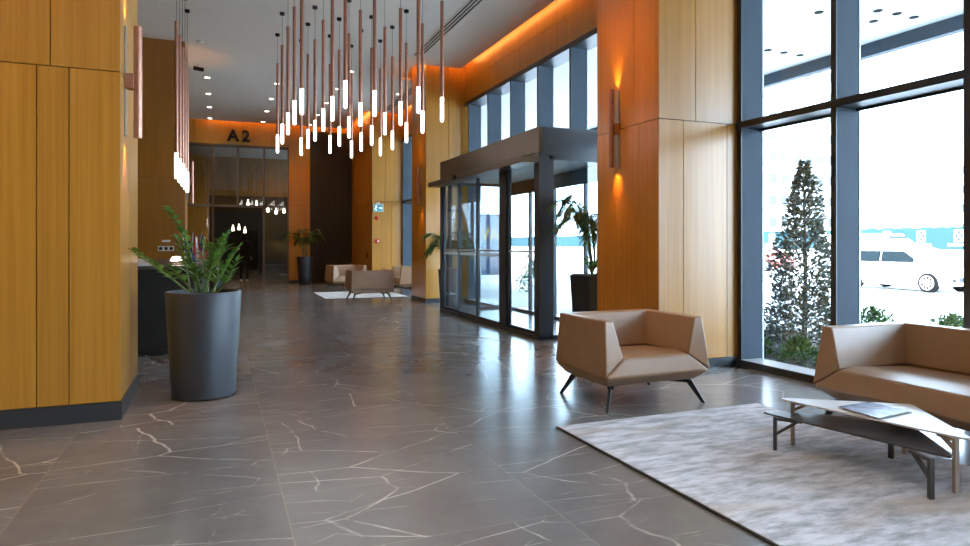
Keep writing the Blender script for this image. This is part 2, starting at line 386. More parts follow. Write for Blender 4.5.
# far column
XPF = 4.40
clad('pillar_far', (XPF+T, XG, YQ0+T, YQ1-T, 0, ZTOP), [
    ('x', XPF+T, -1, [(BZ, ZS, [YQ0, YQ1]), (ZS, ZTOP, [YQ0, YQ1])]),
    ('y', YQ0+T, -1, [(BZ, ZS, [XPF, 4.85, XG]), (ZS, ZTOP, [XPF, 4.95, XG])]),
    ('y', YQ1-T, 1, [(BZ, ZTOP, [XPF, XG])])],
    'oak-clad column beyond the entrance vestibule', 'pillar')
struct(bx(XPF-.012, XW, YQ0-.012, YQ1+.012, 0, BZ).build('baseboard_far', M['base']))
# far right corner block (light face with exit sign, orange side)
clad('wall_corner', (4.40+T, 5.8, YR+T, YF+.3, 0, ZTOP), [
    ('y', YR+T, -1, [(BZ, ZS, cuts(4.40, XG, 4)), (ZS, ZTOP, cuts(4.40, XG, 3))]),
    ('x', 4.40+T, -1, [(BZ, ZS, cuts(YR, YF, 4)), (ZS, ZTOP, cuts(YR, YF, 3))])],
    'oak-clad wall corner with the exit sign', 'wall')
# far wall round the A2 doorway
clad('wall_far', (2.245, 4.5, YF+T, YF+.3, 0, ZTOP), [('y', YF+T, -1, [(BZ, ZS, [2.245, 2.95]), (ZS, ZTOP, [2.245, 2.95]), (5.25, ZTOP, [2.95, 4.42])])],
    'orange oak far wall beside the doorway')
clad('wall_lintel', (-5.2, 2.245, YF+T, YF+.3, 4.66, ZTOP), [('y', YF+T, -1, [(4.66, ZTOP, cuts(-5.2, 2.245, 5))])], 'oak panel above the doorway with the black letters')
struct(bx(2.245, 4.4, YF-.012, YF+T, 0, BZ).build('baseboard_end', M['base']))
pm = MB()
for i in range(24):
    x = 2.955 + i*0.06; pm.box(x, x+.052, YF-.03, YF+T, .02, 5.25)
struct(pm.build('wall_dark', M['dark']), 'tall charcoal wall panel beside the potted palm', 'wall')
# reception back wall and its lit end
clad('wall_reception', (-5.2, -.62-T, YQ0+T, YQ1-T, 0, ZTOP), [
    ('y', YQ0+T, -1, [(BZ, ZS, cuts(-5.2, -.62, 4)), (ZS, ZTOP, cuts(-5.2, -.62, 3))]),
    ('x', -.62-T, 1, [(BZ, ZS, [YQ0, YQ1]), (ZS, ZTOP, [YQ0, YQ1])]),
    ('y', YQ1-T, 1, [(BZ, ZTOP, cuts(-5.2, -.62, 4))])], 'oak wall behind the reception desk, shade painted into its colour', mat=M['woodshaded'])
clad('wall_far_left', (-5.2, -.97, YF+T, YF+.3, 0, 4.66), [('y', YF+T, -1, [(BZ, ZS, cuts(-5.2, -.97, 4)), (ZS, 4.66, cuts(-5.2, -.97, 3))])], 'oak far wall left of the doorway')
clad('wall_recess', (-5.4, -5.2, YQ1, YF+.3, 0, ZTOP), [('x', -5.2, 1, [(0, ZTOP, cuts(YQ1, YF, 6))])], 'oak wall of the far left recess')
clad('wall_left', (-5.4, -5.2, -6.4, 14.6, 0, ZTOP), [('x', -5.2, 1, [(0, ZS, cuts(-6.2, 14.5, 18)), (ZS, ZTOP, cuts(-6.2, 14.5, 14))])], 'oak side wall')
clad('wall_back', (-5.4, 5.8, -6.4, -6.2, 0, ZTOP), [('y', -6.2, 1, [(0, ZS, cuts(-5.2, 5.4, 10)), (ZS, ZTOP, cuts(-5.2, 5.4, 8))])], 'oak wall behind the camera')
# wall strip above the windows
HEAD = 4.65
def head_wall(name, a, b, n):
    clad(name, (XW+T, XG+.1, a, b, HEAD, ZTOP), [('x', XW+T, -1, [(HEAD, 5.12, cuts(a, b, n)), (5.12, ZTOP, cuts(a, b, n))])], 'orange oak strip above the windows')
head_wall('wall_right', YP1, YQ0, 5); head_wall('wall_near', -6.4, YP0, 8); head_wall('wall_bay', YQ1, YR, 4)

# ------------------------------------------------------------------ windows
def window(name, ys, z0, head, fins, transom=True, sill=True, label=''):
    a, b = ys
    w = struct(bx(XW-.02, XG+.06, a, b, head-.09, head).build(name, M['aludark']), label, 'window')
    if sill:
        bx(XW-.005, XG-.02, a, b, .002, .075).build('window_sill', M['sill'], w, bevel=.004)
        bx(XW-.03, XW-.005, a, b, .002, .075).build('window_kick', M['aludark'], w)
    for y in fins:
        f = bx(XW, XG, y-.03, y+.03, z0, head-.09).build('mullion', M['alu'], w)
        bx(XW-.012, XW+.0, y-.03, y+.03, z0, head-.09).build('mullion_cap', M['aludark'], f)
        bx(XG+.012, XG+.03, y-.03, y+.03, z0, head-.09).build('outer_cap', M['sill'], f)
    if transom:
        bx(XW-.02, XG-.01, a, b, 2.63, 2.70).build('transom', M['aludark'], w)
        bx(XG-.03, XG-.008, a, b, 2.607, 2.631).build('glass_joint', M['aludark'], w)
    fs = sorted(set([a]+list(fins)+[b]))
    for p, q in zip(fs, fs[1:]):
        if q-p > .1: bx(XG, XG+.012, p+.005, q-.005, z0+.02, head-.09).build('pane', M['glass'], w)
    return w
window('window_1', (-6.2, YP0), .0, HEAD, [5.72, 4.515, 3.32, 2.12, .92, -.28, -1.48, -2.68, -3.88, -5.08], label='tall grey framed window beside the sofa')
window('window_2', (YP1, YQ0), 3.0, HEAD, [14.27, 13.08, 11.89, 10.70, 9.51, 8.30], False, False, 'clerestory window above the entrance')
window('window_3', (YQ1, YR), 0, HEAD, [20.1, 18.9, 17.7, 16.5], True, True, 'narrow far window seen beside the column')
window('window_4', (YP1, 8.28), 0, 3.0, [7.1], False, True, 'window pane behind the palm by the pillar')
window('window_5', (12.75, YQ0), 0, 3.0, [14.3], False, True, 'window pane beyond the vestibule')

# ------------------------------------------------------------------ entrance vestibule
VX = 4.16; VY0, VY1 = 8.28, 12.72; ZV = 3.0; ZD = 2.60
d1 = struct(MB().box(VX, XG, VY0, VY1, ZD+.04, ZV).build('door_1', M['bronze'], bevel=.006), 'glass entrance vestibule with sliding doors', 'door')
bx(VX+.05, XG, VY0-.006, VY0+.004, ZD-.0, ZV).build('side_fascia', M['aludark'], d1)
bx(VX-.25, VX+.02, VY0, VY1+.03, ZD-.11, ZD-.02).build('door_operator', M['bronze'], d1, bevel=.008)
sen = MB().tube([(VX-.29, 11.1, ZD-.06), (VX-.245, 11.1, ZD-.06)], .05, 14).build('door_sensor', M['black'], d1, smooth=True)
bx(VX, VX+.16, VY0, VY0+.16, 0, ZD+.04).build('corner_post', M['aludark'], d1, bevel=.004)
bx(VX, VX+.10, VY1-.09, VY1, 0, ZD+.04).build('corner_post', M['aludark'], d1, bevel=.004)
bx(VX, VX+.10, 9.43, 9.68, 0, ZD+.04).build('door_post', M['aludark'], d1, bevel=.004)
bx(VX-.01, VX+.12, VY0, VY1, 0, .05).build('threshold', M['aludark'], d1)
def leaf(a, b, x, nm, frame=.035):
    p = bx(x, x+.012, a, b, .06, ZD+.0).build('door_pane', M['dglass'], None)
    fr = MB(); fr.box(x-.014, x+.026, a, a+frame, .05, ZD+.04); fr.box(x-.014, x+.026, b-frame, b, .05, ZD+.04)
    fr.box(x-.014, x+.026, a, b, .05, .05+.05); fr.box(x-.014, x+.026, a, b, ZD-.03, ZD+.04)
    f = fr.build(nm, M['aludark'], d1); p.parent = f
    bm_ = MB(); k = int((b-a-.1)/.045)
    for i in range(k):
        y = a+.06+i*.045; bm_.box(x-.003, x-.001, y, y+.03, 1.145, 1.20)
    bm_.box(x-.003, x-.001, a+frame, b-frame, 1.225, 1.255)
    bm_.build('frosted_band', M['frost'], f)
leaf(8.44, 9.43, VX+.05, 'fixed_panel'); leaf(9.68, 10.69, VX+.02, 'sliding_panel'); leaf(10.69, 11.67, VX+.02, 'sliding_panel'); leaf(11.67, 12.63, VX+.05, 'fixed_panel')
# side panes (facing the camera and away)
for y, nm in ((VY0+.03, 'side_panel'), (VY1-.03, 'side_panel')):
    f = MB(); f.box(VX+.16, VX+.23, y-.03, y+.03, 0, ZD+.04); f.box(XG-.1, XG, y-.03, y+.03, 0, ZD+.04); f.box(VX+.16, XG, y-.03, y+.03, 0, .06); f.box(VX+.16, XG, y-.03, y+.03, ZD-.06, ZD+.04)
    o = f.build(nm, M['aludark'], d1); bx(VX+.23, XG-.1, y-.006, y+.006, .06, ZD-.06).build('door_pane', M['dglass'], o)
# outer doors in the facade line
f = MB()
for y in (8.4, 9.5, 10.6, 11.6, 12.6): f.box(XG-.03, XG+.03, y-.03, y+.03, 0, ZD)
f.box(XG-.03, XG+.03, VY0, VY1, 0, .05); f.box(XG-.03, XG+.03, VY0, VY1, 2.35, ZD+.04)
o = f.build('outer_frame', M['aludark'], d1); bx(XG-.006, XG+.006, VY0+.1, VY1-.1, .05, 2.35).build('door_pane', M['glass'], o)
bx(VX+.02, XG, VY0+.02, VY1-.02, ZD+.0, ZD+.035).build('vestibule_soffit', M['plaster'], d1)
struct(bx(XW+.02, XG+.4, VY0, VY1, -.1, -.001).build('floor_threshold', M['marble']))

# ------------------------------------------------------------------ A2 doorway and the hall beyond
f = MB()
MX = [-.97, -.16, .61, 1.43, 2.245]
for x in MX: f.box(x-.035, x+.035, YF+.02, YF+.12, 2.62 if x == .61 else 0, 4.66)
f.box(-.97, 2.28, YF+.02, YF+.12, 2.58, 2.66); f.box(-.97, 2.28, YF+.02, YF+.12, 4.58, 4.68)
d2 = struct(f.build('door_2', M['bronze']), 'dark framed glass doorway under the A2 letters', 'door')
for a, b in zip(MX, MX[1:]): bx(a+.035, b-.035, YF+.06, YF+.072, 2.66, 4.58).build('pane', M['dglass'], d2)
for a, b in ((MX[0], MX[1]), (MX[3], MX[4])): bx(a+.035, b-.035, YF+.06, YF+.072, .03, 2.58).build('pane', M['dglass'], d2)
struct(bx(-5.2, 6, YF+.3, 38, 5.4, 5.5).build('ceiling_hall', M['ceil']))
clad('wall_hall', (-5.2, 6, 33.0, 33.2, 2.9, 5.4), [('y', 33.0, -1, [(3.6, 5.4, cuts(-5.2, 6, 8))])], 'oak band beyond the doorway')
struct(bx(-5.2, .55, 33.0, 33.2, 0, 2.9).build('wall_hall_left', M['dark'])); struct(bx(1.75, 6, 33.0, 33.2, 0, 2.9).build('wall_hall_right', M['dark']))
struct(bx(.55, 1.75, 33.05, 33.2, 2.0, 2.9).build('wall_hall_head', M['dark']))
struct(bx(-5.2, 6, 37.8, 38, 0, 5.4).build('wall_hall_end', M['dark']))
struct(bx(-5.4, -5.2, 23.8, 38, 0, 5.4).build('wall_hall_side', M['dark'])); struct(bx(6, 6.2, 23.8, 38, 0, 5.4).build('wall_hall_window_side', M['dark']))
clad('wall_hall_inner', (-1.2, -.35, 24.6, 28, 0, 4.4), [('y', 24.6, -1, [(0, 4.4, [-1.2, -.35])]), ('x', -.35, 1, [(0, 4.4, cuts(24.6, 28, 3))])], 'dim oak wall inside the doorway')

# sign A2
sg = thing('wall_sign', 'black A2 letters on the orange wall above the doorway', 'sign', (x_on(239.5, YF), YF, 4.78))
text_obj('letter', 'A', .52, .02, M['letter'], (-.20, -.025, 0), (PI/2, 0, 0), sg, .018)
text_obj('letter', '2', .52, .02, M['letter'], (.20, -.025, 0), (PI/2, 0, 0), sg, .018)

# ------------------------------------------------------------------ pendants
def make_pendant(Lc, zb, name, label, group):
    """origin at the ceiling, tube of length Lc, lit tip of .35 with its bottom at height zb"""
    t = thing(name, label, 'pendant light', (0,0,ZC), 0, group)
    zg = zb+.35-ZC
    MB().lathe([(.042, -.001), (.042, -.045), (.012, -.055)], 16).build('ceiling_cup', M['black'], t, smooth=True)
    MB().tube([(0,0,zg+Lc), (0,0,-.05)], .003, 6).build('cable', M['black'], t)
    MB().tube([(0,0,zg), (0,0,zg+Lc)], .025, 14).build('tube', M['copper'], t, smooth=True)
    MB().lathe([(.008, zg-.35), (.02, zg-.345), (.0255, zg-.33), (.0255, zg)], 14).build('lit_tip', M['glow'], t, smooth=True)
    return t
PEND = [(277.5,135),(282.3,124),(288,113),(294.5,101),(301.8,89),(301.2,138),(308,129.5),(315,120.7),(323.3,108.9),(332.4,96.7),(330,135.6),
        (339.3,126.8),(345.4,81),(349,117),(351.5,140.8),(360.4,103),(361.2,132.8),(371.6,125.7),(374.6,91),(380.4,138.2),(384.9,113),
        (392.4,131),(400.6,101.8),(406.4,122.7),(418.4,87.2),(422.5,111),(442,97.5)]
PEND.sort()
G1 = 'copper tube pendants of the central cluster'
p0 = None
for i, (px, py) in enumerate(PEND):
    t = (3.45-CAMZ)*F/(HY-py); P = at_t(px, py, t)
    lab = 'copper tube pendant with white lit tip, %s from the left in the hanging cluster' % ORD[i]
    if p0 is None:
        p0 = make_pendant(1.38, 3.10, 'tube_pendant', lab, G1); p0.location = (P.x, P.y, ZC)
    else: dup(p0, (P.x, P.y, ZC), 0, lab)
G2 = 'long copper pendants over the reception desk'
q0 = None
for i in range(5):
    y = 9.93+i*.645
    lab = 'long copper pendant over the reception desk, %s from the front' % ORD[i]
    if q0 is None: q0 = make_pendant(1.80, 2.24, 'tube_pendant', lab, G2); q0.location = (-.53, y, ZC)
    else: dup(q0, (-.53+.008*i, y, ZC), 0, lab)

# ------------------------------------------------------------------ sconces
def make_sconce(label):
    """origin on the wall, sticks out along +X"""
    t = thing('wall_sconce', label, 'wall light', group='copper tube wall sconces')
    tb = MB()
    n = 20; ro, ri = .032, .027
    prof = [(ri, -.45), (ro, -.45), (ro, .45), (ri, .45), (ri, .40)]
    tb.lathe(prof, n, (.095, 0, 0)); tb.build('tube', M['copper'], t, smooth=True)
    bx(0, .016, -.028, .028, -.44, .44).build('back_plate', M['taupe'], t, bevel=.003)
    bx(0, .07, -.045, .045, -.06, .06).build('bracket', M['copper'], t, bevel=.004)
    return t
WARM = (1.0, .40, .07)
def place_sconce(loc, rz, label, src=[None], e=44):
    if src[0] is None: s = make_sconce(label); src[0] = s; s.location = loc; s.rotation_euler = (0,0,rz)
    else: s = dup(src[0], loc, rz, label)
    dx, dy = math.cos(rz), math.sin(rz)
    for sgn in (1, -1):
        spot('sconce_lamp', (loc[0]+dx*.042, loc[1]+dy*.042, loc[2]+sgn*.445), (-dx*.06, -dy*.06, sgn), e, 62, .9, WARM, .012)
place_sconce((XP, 6.52, 2.68), PI, 'copper tube sconce glowing on the pillar behind the armchair')
place_sconce((XL, 6.02, 2.66), 0, 'copper tube sconce on the left oak wall end')
place_sconce((XPF, 14.85, 2.68), PI, 'copper tube sconce on the far column past the entrance')
place_sconce((-.62, 15.6, 2.68), 0, 'copper tube sconce on the wall end left of the doorway')

# ------------------------------------------------------------------ ceiling fittings
def make_dl(label, group):
    t = thing('downlight', label, 'downlight', (0,0,ZC), 0, group)
    MB().lathe([(.085, 0), (.085, -.008), (.06, -.010), (.06, -.002)], 24).build('trim_ring', M['plate'], t, smooth=True)
    MB().lathe([(.058, -.004), (.058, -.0085)], 20).build('lens', M['dl'], t)
    return t
dl0 = None
rows = [(-.25, 'left'), (1.37, 'middle'), (2.88, 'right'), (4.5, 'window-side')]
for x, rn in rows:
    for k in range(4):
        y = 17.4+1.87*k
        if rn == 'window-side': 
            if k > 0: continue
        if rn in ('middle', 'right') and k == 0: pass
        lab = 'round recessed ceiling downlight, %s from the front in the %s row' % (ORD[k], rn)
        if rn == 'window-side': lab = 'round recessed ceiling downlight alone near the far window'
        if y > 23.25: y = 23.0
        if dl0 is None: dl0 = make_dl(lab, 'recessed downlights in the far ceiling'); dl0.location = (x, y, ZC)
        else: dup(dl0, (x, y, ZC), 0, lab)
        spot('downlight_or_added_spot', (x, y, ZC-.03), (0,0,-1), 30, 95, .7, (1,.66,.34), .05)
dup(dl0, (2.88, 15.53, ZC), 0, 'round recessed ceiling downlight behind the pendant tubes')
# unseen ceiling spots without fixtures, added to light the lobby
for x in (-2.4, -.3, 1.4):
    for y in (-3.5, -.8, 1.8, 3.4):
        spot('downlight_or_added_spot', (x, y, ZC-.03), (0,0,-1), 50, 110, .8, (1,.86,.68), .06)
for x, y in ((.2, 2.3), (1.5, 2.5), (.9, 3.7)): spot('downlight_or_added_spot', (x, y, ZC-.03), (0,0,-1), 95, 58, .9, (1,.88,.76), .06)  # narrow spots added to brighten the near floor
WW = (1.0, .36, .03)  # colour of the wall spots below, added to turn the oak orange
for x in (-3.6, -2.6, -1.6, -.9): spot('added_wall_wash', (x, 4.5, ZC-.03), (0, .38, -1), 48, 75, .9, WW, .06)
for y in (6.0, 6.8): spot('added_wall_wash', (3.2, y, ZC-.03), (.36, 0, -1), 190, 60, .9, WW, .06)
spot('added_wall_wash', (3.4, 15.1, ZC-.03), (.3, 0, -1), 90, 50, .9, WW, .06)
for x in (-.2, .9, 2.0, 3.2): spot('added_wall_wash', (x, 22.2, ZC-.03), (0, .4, -1), 80, 70, .9, WW, .06)
for y in (21.0, 22.4): spot('added_wall_wash', (3.4, y, ZC-.03), (.36, 0, -1), 60, 60, .9, WW, .06)
for x in (1.4, 2.9):
    for y in (7.5, 10, 13):
        spot('downlight_or_added_spot', (x, y, ZC-.03), (0,0,-1), 35, 100, .8, (1,.72,.44), .06)
for x, y in ((-2.5, 9.5), (-2.0, 13.0)):
    spot('downlight_or_added_spot', (x, y, ZC-.03), (0,0,-1), 18, 95, .8, WARM, .05)
# smoke detector, camera, vents
t = thing('smoke_detector', 'small round smoke detector on the ceiling above the reception', 'smoke detector', tuple(at_z(200, 41, ZC)))
MB().lathe([(.07, 0), (.07, -.02), (.045, -.045), (.0, -.05)], 20).build('housing', M['plate'], t, smooth=True)
cp = at_z(199, 64, ZC)
t = thing('security_camera', 'small black security camera hanging from the ceiling near the reception wall', 'camera', tuple(cp))
MB().tube([(0,0,.003), (0,0,-.09)], .018, 10).build('bracket', M['plate'], t)
MB().tube([(-.11,.0,-.10), (.1,-.03,-.13)], .045, 14).build('housing', M['black'], t, smooth=True)
def vent(label, x, y0, y1):
    t = thing('linear_air_vent', label, 'air vent', (x, (y0+y1)/2, ZC))
    h = (y1-y0)/2
    bx(-.11, .11, -h, h, -.004, -.001).build('slot_backing', M['black'], t)
    for i in range(4): bx(-.11+i*.066, -.11+i*.066+.022, -h, h, -.012, -.004).build('slat', M['ceil'], t)
vent('long slotted air vent in the ceiling right of the pendants', 3.97, 6.5, 13.7)
vent('short slotted air vent in the ceiling beyond the far column', 4.72, 16.6, 19.6)

# ------------------------------------------------------------------ cove lights (strips above the ceiling edge)
CV = (1.0, .37, .09)
def cove(x0, x1, y0, y1, d, e):
    L = max(x1-x0, y1-y0); 
    if x1-x0 > y1-y0: area('cove_lamp', ((x0+x1)/2, (y0+y1)/2, ZC+.22), d, L, .05, e*L, CV)
    else: area('cove_lamp', ((x0+x1)/2, (y0+y1)/2, ZC+.22), d, .05, L, e*L, CV)
KE = 3.6
def cove_y(x, y0, y1, sgn, e=KE):   # runs along Y, shines towards sgn*X and down
    l = bpy.data.lights.new('cove_lamp', 'AREA'); l.shape = 'RECTANGLE'; l.size = y1-y0; l.size_y = .05; l.energy = e*(y1-y0); l.color = CV
    o = bpy.data.objects.new('cove_lamp', l); COL.objects.link(o); o.location = (x, (y0+y1)/2, ZC+.20)
    z = -Vector((sgn*.75, 0, -.66)).normalized(); xx = Vector((0,1,0)); yy = z.cross(xx)
    o.rotation_euler = Matrix((xx, yy, z)).transposed().to_euler()
def cove_x(y, x0, x1, sgn=1, e=KE):
    l = bpy.data.lights.new('cove_lamp', 'AREA'); l.shape = 'RECTANGLE'; l.size = x1-x0; l.size_y = .05; l.energy = e*(x1-x0); l.color = CV
    o = bpy.data.objects.new('cove_lamp', l); COL.objects.link(o); o.location = ((x0+x1)/2, y, ZC+.20)
    z = -Vector((0, sgn*.75, -.66)).normalized(); xx = Vector((1,0,0)); yy = z.cross(xx)
    o.rotation_euler = Matrix((xx, yy, z)).transposed().to_euler()
cove_y(XW-E-.03, YP1+E, YQ0-E, 1); cove_y(XW-E-.03, -6, YP0-E, 1, 4); cove_y(XW-E-.03, YQ1+E, YR-E, 1)
cove_y(XP-E-.03, YP0, YP1, 1); cove_y(XPF-E-.03, YQ0, YQ1, 1)
cove_x(YQ0-E-.03, XP, XW-E, 1); cove_x(YP0-E-.03, XP, XW-E, 1, 3); cove_x(YR-E-.03, 4.4, XW-E, 1)
cove_x(YF-E-.03, -.5, 4.3, 1); cove_y(4.40-E-.03, YR, YF-E, 1)

# ------------------------------------------------------------------ seating
def make_seat(name, label, cat, W, D, group=None):
    """origin on the floor below the middle, faces -Y"""
    t = thing(name, label, cat, group=group)
    w = W/2; d = D/2
    zb, zw, zt = .19, .28, .73
    k = .195
    # seat body: hexagon across, tapering under
    front = [(-w+k, -d+.045, .425), (w-k, -d+.045, .425), (w, -d, zw), (w-.075, -d+.125, zb), (-w+.075, -d+.125, zb), (-w, -d, zw)]
    back = [(-w+k, d-.1, .405), (w-k, d-.1, .405), (w, d, zw), (w-.075, d-.07, zb), (-w+.075, d-.07, zb), (-w, d, zw)]
    mid = [(-w+k, -d+.2, .445), (w-k, -d+.2, .445), (w, -d+.2, zw), (w-.075, -d+.2, zb), (-w+.075, -d+.2, zb), (-w, -d+.12, zw)]
    sb_ = MB().loft([front, mid, back]); sb_.f[-2] = (0, 1, 2, 5); sb_.f.append((5, 2, 3, 4)); sb_.m.append(0)
    sb_.build('seat', M['leather'], t, bevel=.02, seg=4)
    for s in (-1, 1):
        fr = [(s*w, -d+.004, zw+.006), (s*(w-k), -d+.05, .428), (s*(w-.11), -d+.075, zt-.005), (s*(w-.03), -d+.07, zt)]
        bk = [(s*w, d-.004, zw+.006), (s*(w-k), d-.05, .428), (s*(w-.11), d-.03, zt-.005), (s*(w-.03), d-.03, zt)]
        MB().loft([fr, bk]).build('armrest', M['leather'], t, bevel=.013, seg=3)
    lf = [(-w+.008, d, zw+.006), (-w+.16, d-.20, .425), (-w+.10, d-.115, zt-.005), (-w+.035, d-.03, zt)]
    rt = [(w-.008, d, zw+.006), (w-.16, d-.20, .425), (w-.10, d-.115, zt-.005), (w-.035, d-.03, zt)]
    MB().loft([lf, rt]).build('backrest', M['leather'], t, bevel=.013, seg=3)
    for sx in (-1, 1):
        for sy, yy in ((-1, -d+.10), (1, d-.08)):
            dv = Vector((sx, sy, 0)).normalized(); nv = Vector((-dv.y, dv.x, 0))
            foot = Vector((sx*(w-.035), sy*(d-.045), 0)); kn = foot-dv*.13; inn = kn-dv*.20
            mb = MB(); mb.bar(inn+Vector((0,0,zb-.013)), kn+dv*.015+Vector((0,0,zb-.013)), .05, .026)
            p = [(kn-dv*.03, zb-.002), (kn+dv*.03, zb-.002), (foot+dv*.012, 0.0), (foot-dv*.02, 0.0)]
            h = .012
            vs = [q_+nv*-h+Vector((0,0,z)) for q_, z in p]+[q_+nv*h+Vector((0,0,z)) for q_, z in p]
            mb.add(vs, [(0,1,2,3),(7,6,5,4),(0,4,5,1),(1,5,6,2),(2,6,7,3),(3,7,4,0)])
            mb.build('leg', M['black'], t, bevel=.003)
    return t
AW, AD = 1.03, .86
a0 = make_seat('armchair', 'taupe leather armchair standing alone in front of the oak pillar', 'armchair', AW, AD, 'angular leather armchairs')
a0.location = (3.355, 4.90, 0)
dup(a0, (3.365, 15.78, 0.012*0), PI, 'brown leather armchair in the far group with its back to the camera')
dup(a0, (3.47, 19.45, 0), math.radians(8), 'leather armchair in the far group facing the camera near the dark panel')
dup(a0, (4.92, 17.75, 0.0), -PI/2, 'leather armchair in the far group half hidden by the column')
sofa = make_seat('sofa', 'taupe leather sofa by the window at the right edge', 'sofa', 2.10, .98)
sofa.location = (4.66, 2.66, 0); sofa.rotation_euler = (0, 0, -PI/2)

# rugs
def rug(name, label, x0, x1, y0, y1, mat):
    t = thing(name, label, 'rug', ((x0+x1)/2, (y0+y1)/2, 0))
    a, b = (x1-x0)/2, (y1-y0)/2
    bx(-a, a, -b, b, .001, .011).build('rug_backing', M['rugedge'], t)
    bx(-a+.012, a-.012, -b+.012, b-.012, .0112, .0155).build('rug_pile', mat, t, bevel=.003)
rug('area_rug', 'large mottled grey rug under the coffee tables', 2.295, 4.20, .6, 4.295, M['rug'])
rug('area_rug', 'pale rug under the far armchair group', 2.42, 4.5, 16.35, 18.65, M['rugwhite'])

# ------------------------------------------------------------------ coffee tables
def round_poly(pts, r, n=6):
    out = []
    for i, p in enumerate(pts):
        p = Vector(p); a = (Vector(pts[i-1])-p).normalized(); b = (Vector(pts[(i+1) % len(pts)])-p).normalized()
        ang = a.angle(b); l = r/math.tan(ang/2); l = min(l, .25)
        s, e = p+a*l, p+b*l
        for k in range(n+1):
            q = k/n; out.append(tuple((1-q)**2*s+2*q*(1-q)*p+q*q*e))
    return out
def table(name, label, tri, z, th, mtop, mleg, legs, r):
    c = Vector((sum(p[0] for p in tri)/3, sum(p[1] for p in tri)/3))
    t = thing(name, label, 'coffee table', (c.x, c.y, .0155))
    loc = [(p[0]-c.x, p[1]-c.y) for p in tri]
    zz = z-.0155
    MB().prism(round_poly(loc, r), zz-th, zz).build('tabletop', mtop, t, bevel=.003)
    for lx, ly in legs:
        l = Vector((lx-c.x, ly-c.y, 0)); inw = Vector((-l.x, -l.y, 0)).normalized()
        mb = MB(); mb.bar(l, l+Vector((0,0,zz-th)), .028, .022, inw)
        q = l+inw*(.08 if z > .3 else .13)
        mb.bar((l.x, l.y, zz-th-(.062 if z > .3 else .11)), (q.x, q.y, zz-th-.012), .022, .018)
        mb.bar((l.x, l.y, zz-th-.01), (q.x+inw.x*.03, q.y+inw.y*.03, zz-th-.01), .026, .016)
        mb.build('leg', mleg, t, bevel=.002)
    return t
TH = at_z
triW = [at_z(773, 397, .32), at_z(978, 441, .32), at_z(912, 404, .32)]
table('coffee_table', 'white triangular coffee table with taupe legs, the taller of the two', [(p.x, p.y) for p in triW], .32, .012, M['tabwhite'], M['taupe'], [(3.535, 3.295), (3.665, 2.335), (4.06, 2.90)], .045)
triB = [at_z(755, 410, .24), at_z(959, 459, .24), Vector((4.03, 2.88, .24))]
table('coffee_table', 'dark brown low triangular coffee table partly under the white one', [(p.x, p.y) for p in triB], .24, .012, M['tabdark'], M['tabdark'], [(3.345, 3.26), (3.46, 2.33), (3.885, 2.865)], .045)
def magazine(label, pts, z, th, cover):
    c = (pts[0]+pts[1]+pts[2]+pts[3])/4
    t = thing('magazine', label, 'magazine', (c.x, c.y, z))
    pl = [((p.x-c.x), (p.y-c.y)) for p in pts]
    MB().prism([(x*.985, y*.985) for x, y in pl], .0005, th-.001).build('pages', M['paper'], t)
    MB().prism(pl, th-.001, th).build('cover', cover, t)
    return t
q = [at_z(838, 407.5, .325), at_z(879, 419.5, .325), at_z(909, 412.5, .325), at_z(869, 403, .325)]
magazine('lower dark magazine of the pair lying on the white table', [p+Vector((.03, .0, 0)) for p in q], .3203, .006, M['tabdark'])
magazine('blue covered magazine lying open on top on the white table', q, .3268, .006, M['magblue'])

# ------------------------------------------------------------------ plants
def leaf_quad(mb, base, d, up, L, W, fold=.15, bend=.25):
    d = d.normalized(); s = d.cross(up)
    if s.length < 1e-4: s = Vector((1,0,0))
    s.normalize(); n = s.cross(d)
    p0 = base; p1 = base+d*L*.35-n*L*bend*.05; p2 = base+d*L*.72-n*L*bend*.2; p3 = base+d*L-n*L*bend*.45
    up_ = n*W*fold
    vs = [p0, p1+s*W*.5+up_, p1, p1-s*W*.5+up_, p2+s*W*.42+up_, p2, p2-s*W*.42+up_, p3]
    mb.add(vs, [(0,1,2),(0,2,3),(1,4,5,2),(2,5,6,3),(4,7,5),(5,7,6)])
def bez(p0, p1, p2, n):
    return [(1-t)**2*p0+2*t*(1-t)*p1+t*t*p2 for t in [i/n for i in range(n+1)]]
def planter(t, rb, rt, h, mat, wall=.02):
    MB().lathe([(rb-.02, .001), (rb, .015), (rt, h-.01), (rt-.004, h), (rt-wall, h), (rt-wall-.003, h-.06)], 48).build('pot', mat, t, smooth=True, angle=50)
    MB().lathe([(rt-wall-.004, h-.065), (rt-wall-.004, h-.05), (rt*.5, h-.04), (.001, h-.035)], 32).build('soil', M['soil'], t, smooth=True)
def zz_frond(t, base, mid, tip, n, L, W, rs):
    pts = bez(base, mid, tip, 14)
    lf = MB()
    for i in range(n):
        q = .30+.70*i/(n-1); k = min(13, int(q*14)); a, b = pts[k], pts[k+1]; fr = q*14-k; fr = min(fr, 1)
        p = a.lerp(b, fr); d = (b-a).normalized(); side = d.cross(Vector((0,0,1)))
        if side.length < .05: side = Vector((math.cos(i), math.sin(i), 0))
        side.normalize()
        s = 1 if i % 2 else -1
        dirv = d*.65+side*s*.75+Vector((0,0,.15+rs.uniform(-.15,.2)))
        sz = L*(1-.35*abs(q-.55))*rs.uniform(.85, 1.1)
        leaf_quad(lf, p, dirv, Vector((rs.uniform(-.3,.3), rs.uniform(-.3,.3), 1)), sz, W*rs.uniform(.85,1.1))
    leaf_quad(lf, pts[-1], pts[-1]-pts[-2], Vector((0,0,1)), L*.8, W*.8)
    fo = lf.build('frond', M['zz'], t, smooth=True, angle=60)
    MB().tube(pts, [.011*(1-.7*i/14) for i in range(15)], 7).build('stem', M['zzstem'], fo, smooth=True)
rs = random.Random(3)
